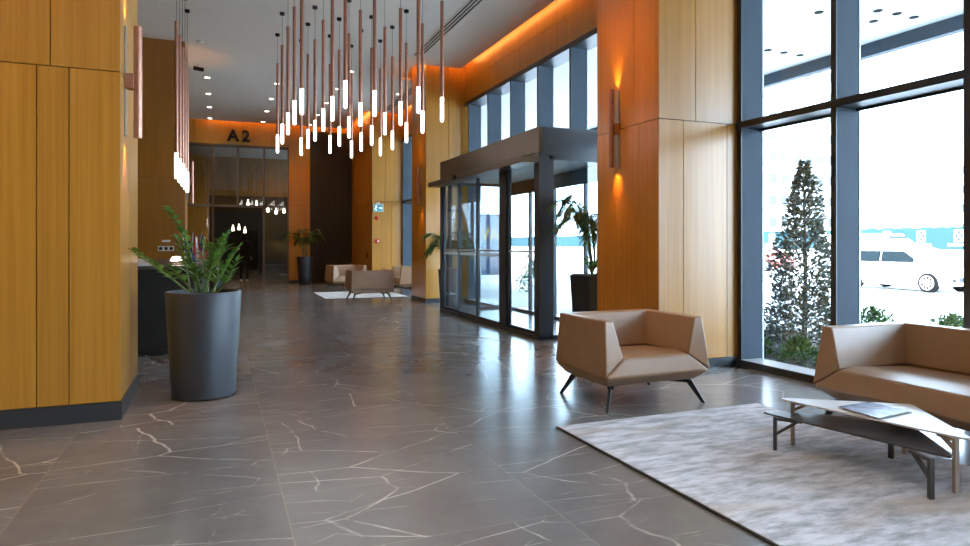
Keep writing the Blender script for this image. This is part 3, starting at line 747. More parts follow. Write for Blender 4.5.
PL = Vector((-.12, 6.41, 0))
zp = thing('potted_plant', 'tall grey planter with a leafy green plant beside the left oak wall', 'potted plant', tuple(PL))
planter(zp, .265, .318, .93, M['pot'])
RT = Vector((DY, -DX, 0)); FW = Vector((DX, DY, 0))
def loc_px(px, py, dt=0):   # a spot at the planter's distance, local to it
    t_ = PL.x*DX+PL.y*DY+dt
    return at_t(px, py, t_)-PL
for bpx, mpx, tpx, n, dt in (((188, 292), (165, 272), (136, 253), 17, -.45), ((196, 292), (192, 235), (168, 211), 18, .05), ((205, 292), (212, 262), (226, 236), 15, -.03),
                            ((212, 292), (224, 268), (238, 248), 13, .04), ((199, 292), (196, 268), (186, 262), 12, -.18), ((204, 292), (208, 275), (214, 258), 12, -.2),
                            ((216, 292), (228, 282), (236, 262), 11, -.1), ((208, 292), (204, 262), (204, 246), 13, .12), ((193, 292), (180, 276), (172, 268), 11, .1),
                            ((201, 292), (198, 280), (196, 272), 9, -.22), ((214, 292), (217, 277), (220, 268), 9, .1), ((190, 292), (186, 258), (178, 240), 13, .1)):
    zz_frond(zp, loc_px(*bpx), loc_px(*mpx, dt*.6), loc_px(*tpx, dt), n, .105, .05, rs)

def palm_frond(t, base, ang, L, lift, droop, rs, W=.022, n=20, leaflet=.28):
    d = Vector((math.cos(ang), math.sin(ang), 0))
    p0 = base; p1 = base+d*L*.35+Vector((0,0,lift)); p2 = base+d*L+Vector((0,0,lift-droop))
    pts = bez(p0, p1, p2, 16); mb = MB()
    for i in range(n):
        q = .22+.78*i/(n-1); k = min(15, int(q*16)); p = pts[k].lerp(pts[k+1], min(1, q*16-k)); dd = (pts[k+1]-pts[k]).normalized()
        side = dd.cross(Vector((0,0,1))).normalized()
        for s in (-1, 1):
            v = dd*.8+side*s*.8+Vector((0,0,-.25+rs.uniform(-.15,.15)))
            leaf_quad(mb, p, v, Vector((0,0,1)), leaflet*(1.05-.55*abs(q-.45))*rs.uniform(.85,1.1), W, .2, .5)
    fo = mb.build('frond', M['palm'], t)
    MB().tube(pts, [.009*(1-.8*i/16) for i in range(17)], 6).build('stalk', M['zzstem'], fo)
def palm(t, h0, nf, L, lift, rs, leaflet=.28, base_n=4, W=.022):
    for i in range(base_n):
        a = 2*PI*i/base_n+.4; r = .05
        MB().tube([(r*math.cos(a), r*math.sin(a), h0-.05), (r*1.6*math.cos(a), r*1.6*math.sin(a), h0+.25+.1*(i % 2))], [.018, .010], 8).build('trunk', M['trunk'], t)
    for i in range(nf):
        a = 2*PI*i/nf*2.0+rs.uniform(-.3,.3)
        palm_frond(t, Vector((.05*math.cos(a), .05*math.sin(a), h0+.1)), a, L*rs.uniform(.75,1.1), lift*rs.uniform(.75,1.15), lift*rs.uniform(.2,.55), rs, leaflet=leaflet, W=W)
rs = random.Random(5)
t = thing('potted_palm', 'palm in a grey planter against the charcoal wall panel', 'potted palm', (2.66, 22.5, 0))
planter(t, .20, .27, .93, M['pot']); palm(t, .88, 12, .58, 1.05, rs, .24, W=.03)
t = thing('potted_plant', 'bushy plant in a blue-grey planter left of the doorway', 'potted plant', (-.06, 21.8, 0))
planter(t, .17, .20, .78, M['pot'])
for i in range(14):
    a = 2.4*i; L_ = rs.uniform(.25, .5)
    b0 = Vector((.06*math.cos(a), .06*math.sin(a), .74)); d = Vector((math.cos(a), math.sin(a), 0))
    zz_frond(t, b0, b0+d*L_*.3+Vector((0,0,.5)), b0+d*L_+Vector((0,0,rs.uniform(.45,.85))), 14, .15, .07, rs)
t = thing('potted_palm', 'feathery palm in a dark square planter between pillar and entrance', 'potted palm', (4.70, 7.68, 0))
hw0, hw1 = .20, .25
MB().loft([[(-hw0,-hw0,.002),(hw0,-hw0,.002),(hw0,hw0,.002),(-hw0,hw0,.002)], [(-hw1,-hw1,.93),(hw1,-hw1,.93),(hw1,hw1,.93),(-hw1,hw1,.93)]]).build('pot', M['potdark'], t, bevel=.006)
bx(-hw1+.02, hw1-.02, -hw1+.02, hw1-.02, .931, .945).build('soil', M['soil'], t)
palm(t, .93, 22, .54, 1.15, rs, .26, W=.026)
for i in range(7):
    a = i*.9; b0 = Vector((-.12, -.12, .94)); d = Vector((math.cos(a), math.sin(a), 0))
    zz_frond(t, b0, b0+d*.05+Vector((0,0,.12)), b0+d*.10+Vector((0,0,.13+.02*i)), 9, .07, .035, rs)
t = thing('potted_palm', 'palm in a dark planter tucked between vestibule and far column', 'potted palm', (4.68, 13.65, 0))
planter(t, .2, .25, .8, M['potdark']); palm(t, .78, 12, .62, .95, rs, .26, W=.03)

# ------------------------------------------------------------------ reception
DXR = -.2; DXL = -1.05; DY0, DY1 = 8.9, 13.5
t = thing('reception_desk', 'dark grey reception desk behind the tall planter', 'reception desk', ((DXR+DXL)/2, (DY0+DY1)/2, 0))
hx = (DXR-DXL)/2; hy = (DY1-DY0)/2
bx(-hx+.03, hx-.02, -hy+.02, hy-.02, 0, .06).build('plinth', M['black'], t)
bx(-hx, hx, -hy, hy, .06, 1.04).build('body', M['deskdark'], t, bevel=.006)
bx(-hx-.01, hx+.015, -hy-.015, hy+.015, 1.04, 1.08).build('countertop', M['desktop'], t, bevel=.004)
ZK = 1.08
t = thing('desk_phone', 'dark and white desk phone at the left end of the reception desk', 'phone', (-.88, 9.2, ZK))
MB().loft([[(-.10,-.09,.001),(.10,-.09,.001),(.10,.10,.001),(-.10,.10,.001)], [(-.10,-.09,.03),(.10,-.09,.03),(.10,.10,.09),(-.10,.10,.09)]]).build('base', M['plate'], t, bevel=.005)
MB().tube([(-.07,-.07,.075),(-.07,.0,.115),(-.07,.09,.125)], [.026,.018,.026], 10).build('handset', M['flagred'], t, smooth=True)
t = thing('desk_lamp', 'small glowing lamp on the reception desk', 'lamp', (-.50, 9.35, ZK))
MB().lathe([(.06, .001), (.06, .012), (.012, .02), (.012, .05)], 20).build('base', M['bronze'], t, smooth=True)
MB().lathe([(.03, .05), (.075, .055), (.05, .10), (.02, .11)], 20).build('lamp_shade', M['bulb'], t, smooth=True)
def flag(label, x, y, cols, lean):
    t = thing('table_flag', label, 'flag', (x, y, ZK), 0, 'small flags on the reception desk')
    MB().lathe([(.05, .001), (.05, .015), (.012, .022)], 16).build('base', M['bronze'], t, smooth=True)
    MB().tube([(0,0,.02), (lean*.12,0,.44)], .005, 8).build('pole', M['plate'], t)
    nb = len(cols); prev = None
    for j, c in enumerate(cols):
        mb = MB(); n = 8; r0 = []; 
        rings = []
        for i in range(n+1):
            q = i/n; z0 = .42-.30*q
            xo = lean*.12*(z0/.44)
            row = []
            for e in (j/nb, (j+1)/nb):
                wv = .02*math.sin(q*7+e*9)
                row.append((xo+e*.13*(.6+.4*q)+.004, wv, z0-e*.10))
            rings.append(row)
        vs = []; fs = []
        for r_ in rings:
            for p in r_: vs += [p, (p[0], p[1]+.003, p[2])]
        for i in range(n):
            a = i*4; b = a+4
            fs += [(a, a+2, b+2, b), (a+1, b+1, b+3, a+3), (a, b, b+1, a+1), (a+2, a+3, b+3, b+2)]
        fs += [(0,1,3,2), (n*4, n*4+2, n*4+3, n*4+1)]
        mb.add(vs, fs); mb.build('cloth', c, t, smooth=True)
flag('navy table flag, the left one on the reception desk', -.40, 9.6, [M['flagblue'], M['navy'], M['flagblue']], -.3)
flag('red and white table flag in the middle of the reception desk', -.34, 10.1, [M['flagred'], M['white'], M['flagred']], .1)
flag('navy and red table flag, the right one on the reception desk', -.30, 10.7, [M['flagblue'], M['white'], M['flagred']], .6)
def wall_plate(name, label, cat, px0, px1, y0, y1, yw, holes):
    xa, xb = x_on(px0, yw), x_on(px1, yw); tt = lambda x: x*DX+yw*DY
    tm = tt((xa+xb)/2); za = CAMZ+(HY-y1)/F*tm; zb = CAMZ+(HY-y0)/F*tm
    t = thing(name, label, cat, ((xa+xb)/2, yw, (za+zb)/2)); w = (xb-xa)/2; h = (zb-za)/2
    bx(-w, w, -.012, 0, -h, h).build('plate', M['plate'], t, bevel=.002)
    for i in range(holes):
        c = -w+(2*w)*(i+.5)/holes
        bx(c-w/holes*.6, c+w/holes*.6, -.015, -.0121, -h*.6, h*.6).build('socket', M['black'], t)
wall_plate('socket_plate', 'white socket plate with dark sockets on the wall behind the reception', 'socket', 158, 174, 246, 251, YQ0, 3)
wall_plate('wall_plate', 'thin white plate on the wall above the sockets', 'wall plate', 162, 170.5, 240, 242, YQ0, 0)

# ------------------------------------------------------------------ wall devices by the exit sign
ex = at_t(378, 207.7, 20.45); 
t = thing('exit_sign', 'lit blue-green exit sign with running figure and arrow', 'exit sign', (ex.x, YR, ex.z))
bx(-.16, .16, -.05, .004, -.13, .11).build('housing', M['plate'], t, bevel=.006)
bx(-.05, .05, -.04, -.001, .11, .16).build('bracket', M['plate'], t)
bx(-.145, .145, -.054, -.0505, -.115, .095).build('sign_face', M['sign'], t)
mb = MB(); y = -.057
mb.tube([(-.065, y, .055), (-.065, y+.003, .055)], .02, 10)
for a, b in (((-.07,.03),(-.085,-.03)), ((-.085,-.03),(-.06,-.06)), ((-.06,-.06),(-.075,-.095)), ((-.085,-.03),(-.115,-.055)), ((-.115,-.055),(-.135,-.05)), ((-.07,.025),(-.035,.0)), ((-.075,.025),(-.11,.01))):
    mb.bar((a[0], y, a[1]), (b[0], y, b[1]), .003, .018, (0,1,0) if False else (0,0,1))
mb.build('running_figure', M['signman'], t)
MB().bar((.015, y, -.01), (.085, y, -.01), .003, .025).build('arrow', M['signman'], t)
ah = MB(); ah.add([(.08,y,.04),(.08,y,-.06),(.13,y,-.01),(.08,y+.003,.04),(.08,y+.003,-.06),(.13,y+.003,-.01)], [(0,1,2),(5,4,3),(0,3,4,1),(1,4,5,2),(2,5,3,0)]); ah.build('arrow_head', M['signman'], t)
p = at_t(376.6, 217.8, 20.45)
t = thing('fire_alarm_sounder', 'red fire alarm sounder under the exit sign', 'alarm', (p.x, YR, p.z))
MB().tube([(0,.004,0),(0,-.03,0),(0,-.06,0)], [.06,.06,.035], 16).build('housing', M['red'], t, smooth=True)
p = at_t(377, 241.2, 20.45)
t = thing('fire_call_point', 'red and white fire call point on the oak wall below the alarm', 'call point', (p.x, YR, p.z))
bx(-.065, .065, -.045, .004, -.06, .06).build('housing', M['red'], t, bevel=.005)
bx(-.0, .05, -.05, -.0455, -.03, .03).build('press_plate', M['white'], t)
p = Vector((4.40, y_on(367.5, 4.40), .98))
t = thing('door_handle', 'small dark pull on the orange side panel', 'handle', tuple(p))
bx(-.03, .004, -.02, .02, -.09, .09).build('plate', M['black'], t, bevel=.004)

# ------------------------------------------------------------------ person beyond the doorway
def skin_body(name, joints, edges, rad, mat, parent=None, root=0, sub=2):
    me = bpy.data.meshes.new(name); me.from_pydata(joints, edges, [])
    o = bpy.data.objects.new(name, me); COL.objects.link(o)
    if parent: o.parent = parent
    md = o.modifiers.new('skin', 'SKIN'); md.use_smooth_shade = True
    sv = me.skin_vertices
    if len(sv) == 0:
        bm = bmesh.new(); bm.from_mesh(me); bm.verts.layers.skin.verify(); bm.to_mesh(me); bm.free(); sv = me.skin_vertices
    for i, r in enumerate(rad):
        r = r if isinstance(r, tuple) else (r, r)
        sv[0].data[i].radius = r; sv[0].data[i].use_root = (i == root)
    s = o.modifiers.new('sub', 'SUBSURF'); s.levels = sub; s.render_levels = sub
    dg = bpy.context.evaluated_depsgraph_get()
    me2 = bpy.data.meshes.new_from_object(o.evaluated_get(dg)); o.modifiers.clear(); o.data = me2
    me2.materials.clear(); me2.materials.append(mat); me2.polygons.foreach_set('use_smooth', [True]*len(me2.polygons))
    return o
pr = thing('person', 'person in dark clothes walking away beyond the doorway', 'person', (.88, 25.7, 0), math.radians(-5))
J = [(0,0,.93),(0,0,1.05),(0,-.01,1.22),(0,0,1.40),(0,.01,1.49),(0,.03,1.56),(0,.03,1.64),(0,.03,1.70),
     (-.10,0,.88),(-.11,.07,.50),(-.11,-.03,.09),(-.11,.10,.045),(.10,0,.88),(.11,-.05,.50),(.11,-.22,.12),(.11,-.11,.06),
     (-.17,0,1.40),(-.23,-.03,1.13),(-.24,.06,.90),(.17,0,1.40),(.23,.02,1.13),(.24,-.06,.90)]
Ed = [(0,1),(1,2),(2,3),(3,4),(4,5),(5,6),(6,7),(0,8),(8,9),(9,10),(10,11),(0,12),(12,13),(13,14),(14,15),(3,16),(16,17),(17,18),(3,19),(19,20),(20,21)]
Rd = [(.16,.11),(.15,.10),(.17,.11),(.15,.10),.055,.085,.095,.07,.09,.065,.045,.035,.09,.065,.045,.035,.07,.052,.042,.07,.052,.042]
body = skin_body('body', J, Ed, Rd, M['cloth'], pr)
MB().lathe([(.02, -.10), (.085, -.06), (.10, .0), (.085, .06), (.03, .10)], 20, (0, .02, 1.66)).build('hair', M['hair'], pr, smooth=True)
mb = MB(); mb.tube([(0,.08,1.60),(0,.12,1.61)], [.05,.02], 10); mb.build('face', M['skin'], pr, smooth=True)
for s, yh in ((-1, .07), (1, -.07)):
    hb = Vector((s*.245, yh, .88))
    JJ = [tuple(hb), tuple(hb+Vector((0,.01,-.07)))]; EE = [(0,1)]; RR = [.028, .034]
    for k in range(4):
        b_ = hb+Vector((0, -.024+.016*k+.01, -.085)); e_ = b_+Vector((-s*.008, .004, -.05+.006*abs(k-1.5))); g_ = e_+Vector((-s*.014, .004, -.025))
        n0 = len(JJ); JJ += [tuple(b_), tuple(e_), tuple(g_)]; EE += [(1, n0), (n0, n0+1), (n0+1, n0+2)]; RR += [.009, .008, .007]
    n0 = len(JJ); JJ += [tuple(hb+Vector((-s*.02,.035,-.045))), tuple(hb+Vector((-s*.025,.05,-.085)))]; EE += [(0, n0), (n0, n0+1)]; RR += [.010, .009]
    skin_body('hand', JJ, EE, RR, M['skin'], pr, 0, 1)
for x, y in ((-.11, .02), (.11, -.17)):
    MB().lathe([(.045, .002), (.05, .02), (.04, .07)], 14, (x, y, 0)).build('shoe', M['plate'], pr, smooth=True)
# lamps hanging in the hall beyond; last five added for reflections in the glass
G3 = 'pendant lamps in the hall beyond the doorway'
h0 = None
for i, (px, py) in enumerate(((233, 229), (239, 228), (245, 231), (248, 204), (256.5, 205), (268, 210), (276, 212), (284, 211))):
    P = at_t(px, py, 29 if py > 220 else 26.5)
    lab = 'small glow shaped as a pendant lamp at the doorway, %s from the left' % ORD[i]
    if h0 is None:
        h0 = thing('hall_pendant_or_glint', lab, 'pendant light', tuple(P), 0, G3)
        MB().lathe([(.015, .18), (.06, -.06), (.045, -.08)], 14).build('shade', M['bulb'], h0, smooth=True)
        MB().tube([(0,0,.18), (0,0,1.6)], .006, 6).build('cable', M['black'], h0)
    else: dup(h0, tuple(P), 0, lab)
spot('downlight_or_added_spot', (1, 28, 5.3), (0,0,-1), 60, 120, .8, (1,.62,.3)); spot('downlight_or_added_spot', (2.5, 31, 5.3), (0,.3,-1), 60, 120, .8, (1,.6,.28))
spot('downlight_or_added_spot', (1.2, 36, 5.3), (0,.1,-1), 120, 120, .8, (1,.62,.3))

# ------------------------------------------------------------------ outside
GZ = -.17
struct(bx(XG+.07, 120, -60, 160, GZ-.1, GZ).build('ground', M['paving']), 'bright pale paving and road outside', 'ground')
struct(bx(XG+.075, 8.1, 2.0, 8.0, GZ, -.03).build('planting_bed', M['mulch']), 'mulch planting bed outside the window', 'planting bed')
struct(bx(8.1, 8.25, 1.9, 8.1, GZ, .03).build('kerb_bed', M['paving']))
cmb = MB(); cmb.box(XG+.11, 12.3, -30, 60, 5.40, 5.9); cmb.box(12.15, 12.35, -30, 60, 5.12, 5.95)
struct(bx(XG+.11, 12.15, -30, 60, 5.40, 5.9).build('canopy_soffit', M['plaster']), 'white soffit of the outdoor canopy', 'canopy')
struct(bx(12.15, 12.35, -30, 60, 5.14, 5.95).build('canopy_beam', M['alu']), 'grey edge beam of the outdoor canopy', 'beam')
struct(bx(XG+.11, 12.15, 60, 61, 0, 5.9).build('canopy_end', M['plaster']))
cd = None
for i, (px, py) in enumerate(((768, 50), (784, 52.4), (800, 55), (819, 12), (873.6, 21), (878, 10.5), (897, 13.4), (914, 17))):
    P = at_z(px, py, 5.4); lab = 'dark recessed canopy light outside, %s from the left' % ORD[i]
    if cd is None:
        cd = thing('canopy_downlight', lab, 'downlight', tuple(P), 0, 'unlit downlights in the outdoor canopy')
        MB().lathe([(.075, -.001), (.075, -.012), (.064, -.014), (.064, -.006)], 24).build('trim_ring', M['rubber'], cd, smooth=True)
        MB().lathe([(.063, -.004), (.063, -.008)], 20).build('lens', M['rubber'], cd)
    else: dup(cd, tuple(P), 0, lab)
# evergreen
def leaf_cloud(mb, rs, n, fn, L, W):
    for i in range(n):
        p, out = fn(rs)
        d = Vector((out.x+rs.uniform(-.8,.8), out.y+rs.uniform(-.8,.8), out.z+rs.uniform(-.5,.8)))
        leaf_quad(mb, p, d, Vector((rs.uniform(-1,1), rs.uniform(-1,1), 1)), L*rs.uniform(.7,1.3), W*rs.uniform(.7,1.3))
rs = random.Random(11)
tr = thing('conical_evergreen', 'tall grey-green conical evergreen outside the near window', 'tree', (6.92, 6.27, -.03))
MB().tube([(0,0,0), (.02,0,1.0), (0,.01,2.2)], [.035,.025,.008], 8).build('trunk', M['twig'], tr)
br = MB()
for i in range(60):
    z = rs.uniform(.15, 2.2); a = rs.uniform(0, 2*PI); r = .47*(1-z/2.6)
    br.tube([(0,0,z), (r*.6*math.cos(a), r*.6*math.sin(a), z+.12), (r*math.cos(a), r*math.sin(a), z+.2)], [.009,.006,.003], 5)
br.build('branches', M['twig'], tr)
def conef(rs):
    z = 2.45*(1-math.sqrt(rs.random()))*1.0+.05 if rs.random() < .6 else rs.uniform(.1, 2.42)
    a = rs.uniform(0, 2*PI); wob = 1+.16*math.sin(3*a+z*5)+.1*math.sin(7*z)
    r = .52*(1-(z/2.55)**1.5)*wob*math.sqrt(rs.uniform(.12, 1)); o = Vector((math.cos(a), math.sin(a), .4))
    return Vector((r*math.cos(a), r*math.sin(a), z)), o
mb = MB(); leaf_cloud(mb, rs, 8500, conef, .055, .030); mb.build('foliage', M['ever'], tr)
def shrub(label, x, y, z, r, h, n, L=.06, group='low shrubs outside the near window'):
    t = thing('low_shrub', label, 'shrub', (x, y, z), 0, group)
    def fn(rs):
        a = rs.uniform(0, 2*PI); e = rs.uniform(0, PI/2); q = rs.uniform(.55, 1)
        o = Vector((math.cos(a)*math.cos(e), math.sin(a)*math.cos(e), math.sin(e)))
        return Vector((o.x*r*q, o.y*r*q, o.z*h*q+.02)), o
    mb = MB(); leaf_cloud(mb, rs, n, fn, L, L*.5); mb.build('foliage', M['shrub'], t)
    sm = MB()
    for i in range(6):
        a = i*1.05; sm.tube([(0,0,0), (r*.5*math.cos(a), r*.5*math.sin(a), h*.6)], [.008,.003], 5)
    sm.build('stems', M['twig'], t)
shrub('taller green shrub left of the evergreen against the window frame', 6.7, 7.32, -.03, .34, .62, 700)
shrub('bright green groundcover clump at the foot of the evergreen', 6.12, 5.62, -.03, .24, .27, 480)
shrub('green groundcover clump left of the evergreen foot', 6.12, 6.3, -.03, .24, .25, 480)
shrub('low green groundcover clump outside, nearest to the sofa arm', 6.45, 5.15, -.03, .25, .25, 420)
P = at_z(873, 330, .1); shrub('rounded green bush outside behind the sofa back', P.x, P.y, -.03, .34, .42, 700)
P = at_z(952, 333, .1); shrub('light green bush outside at the right window frame', P.x, P.y, -.03, .33, .36, 600)
shrub('green bush outside the entrance side glass', 8.6, 12.6, GZ, .6, .7, 800, .09, 'shrubs outside the entrance')
shrub('leafy bush seen through the glass entrance doors', 9.2, 18.5, GZ, .7, 1.0, 900, .09, 'shrubs outside the entrance')

# cars
def car(label, paint, loc, rz, H=1.45, Lh=2.0, W=.86, van=False):
    t = thing('parked_van' if van else 'parked_car', label, 'car', loc, rz)
    zt = H
    def sect(y, w, zb, zh):
        pts = [(w*.90, zb), (w*.985, zb+.12), (w, .50), (w*.985, min(zh-.06, .78)), (w*.93, zh-.015), (w*.55, zh+.015)]
        return [(-a, y, b) for a, b in pts]+[(a, y, b) for a, b in reversed(pts)]
    k = Lh/2.0
    st = [(-1.99,.55,.30,.52),(-1.93,.70,.24,.62),(-1.72,.80,.20,.74),(-1.2,.855,.19,.86),(-.85,.86,.19,.92),(0,.86,.19,.93),(1.0,.86,.19,.96),(1.6,.83,.22,.98),(1.9,.76,.27,.96),(1.99,.66,.34,.80)]
    MB().loft([sect(y*k, w*W/.86, zb, zh*(1.12 if van else 1)) for y, w, zb, zh in st]).build('body', paint, t, smooth=True, angle=40)
    zb_ = .91*(1.12 if van else 1)
    y0, y1, y2, y3 = (-1.55, -.9, 1.75, 1.95) if van else (-1.32, -.30, 1.2, 1.88)
    y0, y1, y2, y3 = y0*k, y1*k, y2*k, y3*k
    cab = []
    for y, wz, z in ((y0, .80, zb_-.0), ((y0+y1)/2, .72, zb_+(zt-zb_)*.62), (y1, .64, zt-.03), ((y1+y2)/2, .645, zt), (y2, .62, zt-.05), ((y2+y3)/2, .66, zb_+(zt-zb_)*.55), (y3, .72, zb_)):
        f_ = W/.86
        cab.append([(-.81*f_, y, zb_-.03), (-(wz+.03)*f_ if z > zb_+.1 else -.8*f_, y, max(z-.09, zb_-.02)), (-wz*.8*f_, y, z), (wz*.8*f_, y, z), ((wz+.03)*f_ if z > zb_+.1 else .8*f_, y, max(z-.09, zb_-.02)), (.81*f_, y, zb_-.03)])
    MB().loft(cab).build('cabin', paint, t, smooth=True, angle=40)
    # side windows
    for s in (-1, 1):
        for a, b, c, d in () if van else ((-1.0*k, -.42*k, .30*k, .30*k), (.37*k, .37*k, 1.12*k, 1.45*k)):
            zl, zh = zb_+.03, zt-.16
            def sx(z): q = (z-zb_)/(zt-zb_); return (.815-.13*q)*W/.86+.012
            vs = [(s*sx(zl), a, zl), (s*sx(zh), b, zh), (s*sx(zh), c, zh), (s*sx(zl), d, zl)]
            vs2 = [(x-s*.05, y, z) for x, y, z in vs]
            MB().add(vs+vs2, [(0,1,2,3),(7,6,5,4),(0,4,5,1),(1,5,6,2),(2,6,7,3),(3,7,4,0)]) if False else None
            m_ = MB(); m_.add(vs+vs2, [(0,1,2,3),(7,6,5,4),(0,4,5,1),(1,5,6,2),(2,6,7,3),(3,7,4,0)]); m_.build('side_window', M['carglass'], t)
    yw = (y0+y1)/2
    m_ = MB(); zl, zh = zb_+.05, zt-.12; ya = y0+(y1-y0)*.08-.03; yb = y0+(y1-y0)*.85-.04
    vs = [(-.66, ya, zl), (.66, ya, zl), (.55, yb, zh), (-.55, yb, zh)]; vs2 = [(x, y+.04, z-.03) for x, y, z in vs]
    m_.add(vs+vs2, [(0,1,2,3),(7,6,5,4),(0,4,5,1),(1,5,6,2),(2,6,7,3),(3,7,4,0)]); m_.build('windshield', M['carglass'], t)
    for s in (-1, 1):
        for y in (-1.28*k, 1.28*k):
            xo = s*(W-.0)
            w_ = MB().tube([(xo-s*.19, y, .31), (xo-s*.015, y, .31), (xo+s*.012, y, .31)], [.31, .31, .285], 28).build('wheel', M['rubber'], t, smooth=True, angle=50)
            r_ = MB(); r_.tube([(xo+s*.004, y, .31), (xo+s*.018, y, .31)], .06, 14)
            for i in range(9):
                a = 2*PI*i/9; r_.bar((xo+s*.014, y+.05*math.cos(a), .31+.05*math.sin(a)), (xo+s*.014, y+.2*math.cos(a), .31+.2*math.sin(a)), .045, .012, (s,0,0))
            n_ = 28
            for i in range(n_):
                a, b = 2*PI*i/n_, 2*PI*(i+1)/n_
                r_.bar((xo+s*.014, y+.21*math.cos(a), .31+.21*math.sin(a)), (xo+s*.014, y+.21*math.cos(b), .31+.21*math.sin(b)), .03, .012, (s,0,0))
            r_.build('rim', M['rim'], w_)
        MB().loft([[(s*.84, y0+.28, zb_+.0), (s*.84, y0+.34, zb_+.0), (s*.84, y0+.34, zb_+.13), (s*.84, y0+.28, zb_+.13)], [(s*1.0, y0+.26, zb_+.0), (s*1.0, y0+.36, zb_+.0), (s*1.0, y0+.36, zb_+.14), (s*1.0, y0+.26, zb_+.14)]]).build('side_mirror', paint, t, bevel=.01)
        MB().loft([[(s*.60, -1.93*k, .62), (s*.60, -1.93*k, .70), (s*.72, -1.86*k, .72), (s*.72, -1.86*k, .64)], [(s*.72, -1.72*k, .64), (s*.72, -1.72*k, .73), (s*.82, -1.55*k, .78), (s*.82, -1.55*k, .70)]]).build('headlight', M['lamp'], t)
        bx(s*.85-.012, s*.85+.025, .0, .16, .76, .785).build('door_handle', paint, t)
        bx(s*.86-.01, s*.86+.01, -.9*k, .85*k, .285, .315).build('side_trim', M['alu'], t)
    bx(-.45, .45, -2.0*k, -1.96*k, .34, .50).build('grille', M['black'], t)
    for s in (-1, 1): MB().tube([(s*.64, -1.97*k, .40), (s*.62, -1.90*k, .40)], .06, 12).build('fog_light', M['black'], t)
    return t
car('white hatchback parked on the road outside the window', M['carwhite'], (21.28, 15.15, GZ), 0)
car('white van parked behind the white hatchback', M['carwhite'], (26.0, 20.1, GZ), 0, 1.98, 2.3, .92, True)
car('red car parked far off left of the evergreen', M['carred'], (28.9, 29.3, GZ), 0)
car('white car parked beyond the hatchback bonnet at the right', M['carwhite'], (31.0, 21.6, GZ), 0)
# hoarding
hb = thing('site_hoarding', 'long teal hoarding with white square logos across the road', 'hoarding', (34, 30, GZ))
bx(0, .12, -40, 60, 0, 1.22).build('base_wall', M['white'], hb)
bx(0, .1, -40, 60, 1.22, 2.36).build('board', M['teal'], hb)
for k, y in enumerate((21.5, 23.4, 25.3, 27.2, 29.4, 31.4, 33.4, 35.4)):
    lg = MB(); yy = y-30; z0, z1 = 1.66, 2.20; r = .21; x = -.012
    for a, b in (((yy-r, z0), (yy+r, z0)), ((yy+r, z0), (yy+r, z1)), ((yy+r, z1), (yy-r, z1)), ((yy-r, z1), (yy-r, z0)), ((yy-r*.7, z0+.06), (yy+r*.7, z1-.06)), ((yy+r*.7, z0+.06), (yy-r*.7, z1-.06))):
        lg.bar((x, a[0], a[1]), (x, b[0], b[1]), .05, .012, (1,0,0))
    o = lg.build('logo', M['white'], hb)
    text_obj('lettering', 'BATIYAKA', .24, .004, M['white'], (-.012, yy, 1.40), (PI/2, 0, -PI/2), o)
# sign beyond the entrance
P = Vector((11.9, 30, GZ))
t = thing('navy_billboard', 'navy billboard with yellow letters seen through the entrance doors', 'billboard', tuple(P))
bx(-2.6, 1.6, 0, .15, .0, 3.0).build('board', M['navy'], t)
text_obj('lettering', 'IN  WAY', .75, .01, M['yellow'], (-.05, -.012, 1.75), (PI/2, 0, 0), t, .01)
MB().lathe([(.55, 0), (.45, .25), (.05, .45)], 24, (-1.7, -.05, 2.4)).build('yellow_emblem', M['yellow'], t, smooth=True)
# buildings
def building(label, x, y, w, d, h, floors, cols):
    t = thing('far_building', label, 'building', (x, y, GZ))
    bx(0, d, 0, w, 0, h).build('walls', M['white'], t)
    fh = h/floors; cw = w/cols
    for i in range(floors):
        mb = MB()
        for j in range(cols):
            mb.box(-.06, .02, j*cw+cw*.2, j*cw+cw*.8, i*fh+fh*.3, i*fh+fh*.75)
            mb.box(j*d/cols+d/cols*.2, j*d/cols+d/cols*.8, -.06, .02, i*fh+fh*.3, i*fh+fh*.75)
        mb.build('window_row', M['bwin'], t)
        bx(-.5, .0, w*.1, w*.9, i*fh+fh*.12, i*fh+fh*.25).build('balcony', M['white'], t)
building('pale apartment block above the hoarding', 78, 52, 14, 12, 11.5, 5, 6)
building('pale tower block behind the evergreen', 70, 72, 20, 16, 34, 11, 7)
building('low pale building beyond the hoarding', 95, 20, 26, 15, 6, 2, 8)
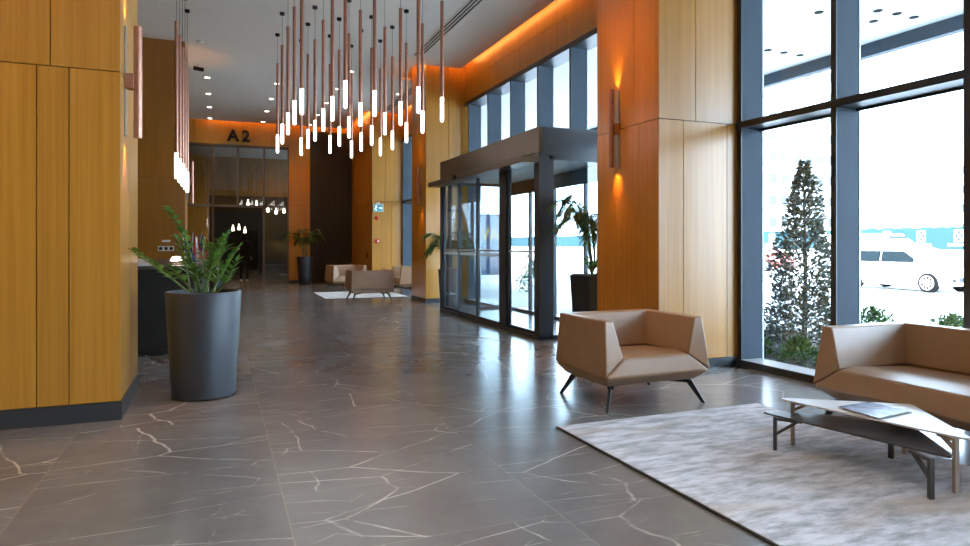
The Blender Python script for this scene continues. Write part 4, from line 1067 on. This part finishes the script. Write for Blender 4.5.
# far tree at the right edge
tt = thing('street_tree', 'pale yellow-green tree beyond the hoarding at the right edge', 'tree', (39.5, 23.4, GZ))
MB().tube([(0,0,0), (0,0,3.2)], [.09,.05], 8).build('trunk', M['twig'], tt)
def ball(rs):
    a = rs.uniform(0, 2*PI); e = rs.uniform(-PI/2, PI/2); q = rs.uniform(.4, 1)
    o = Vector((math.cos(a)*math.cos(e), math.sin(a)*math.cos(e), math.sin(e))); return Vector((o.x*1.3*q, o.y*1.3*q, 3.7+o.z*.5*q)), o
mb = MB(); leaf_cloud(mb, rs, 700, ball, .2, .1); mb.build('foliage', M['shrub'], tt)

# ------------------------------------------------------------------ light from outside
w = bpy.data.worlds.new('World'); sc.world = w; w.use_nodes = True
bg = w.node_tree.nodes['Background']; bg.inputs['Color'].default_value = (0.58, 0.77, 1.0, 1); bg.inputs['Strength'].default_value = 19.0
s = bpy.data.lights.new('sun', 'SUN'); s.energy = 18.0; s.angle = math.radians(1.0); s.color = (1, .96, .9)
so = bpy.data.objects.new('sun', s); COL.objects.link(so); so.rotation_euler = Vector((.62, .25, -.80)).to_track_quat('-Z', 'Y').to_euler()

for m_ in ('dl', 'bulb', 'sign', 'signman'): M[m_].cycles.emission_sampling = 'NONE'
# ------------------------------------------------------------------ camera, render settings
cam = bpy.data.cameras.new('camera'); co = bpy.data.objects.new('camera', cam); COL.objects.link(co)
cam.sensor_width = 36; cam.lens = F/970*36; cam.shift_y = -(273-HY)/970; cam.clip_end = 400
co.location = (0, 0, CAMZ); co.rotation_euler = (PI/2, 0, -YAW); sc.camera = co
vs = sc.view_settings; vs.view_transform = 'Standard'; vs.look = 'None'; vs.exposure = 0.0; vs.gamma = 1.0; vs.use_curve_mapping = False
cy = sc.cycles; cy.max_bounces = 8; cy.diffuse_bounces = 5; cy.glossy_bounces = 4; cy.transparent_max_bounces = 24; cy.transmission_bounces = 4
cy.caustics_reflective = False; cy.caustics_refractive = False; cy.sample_clamp_indirect = 6.0; cy.use_denoising = True
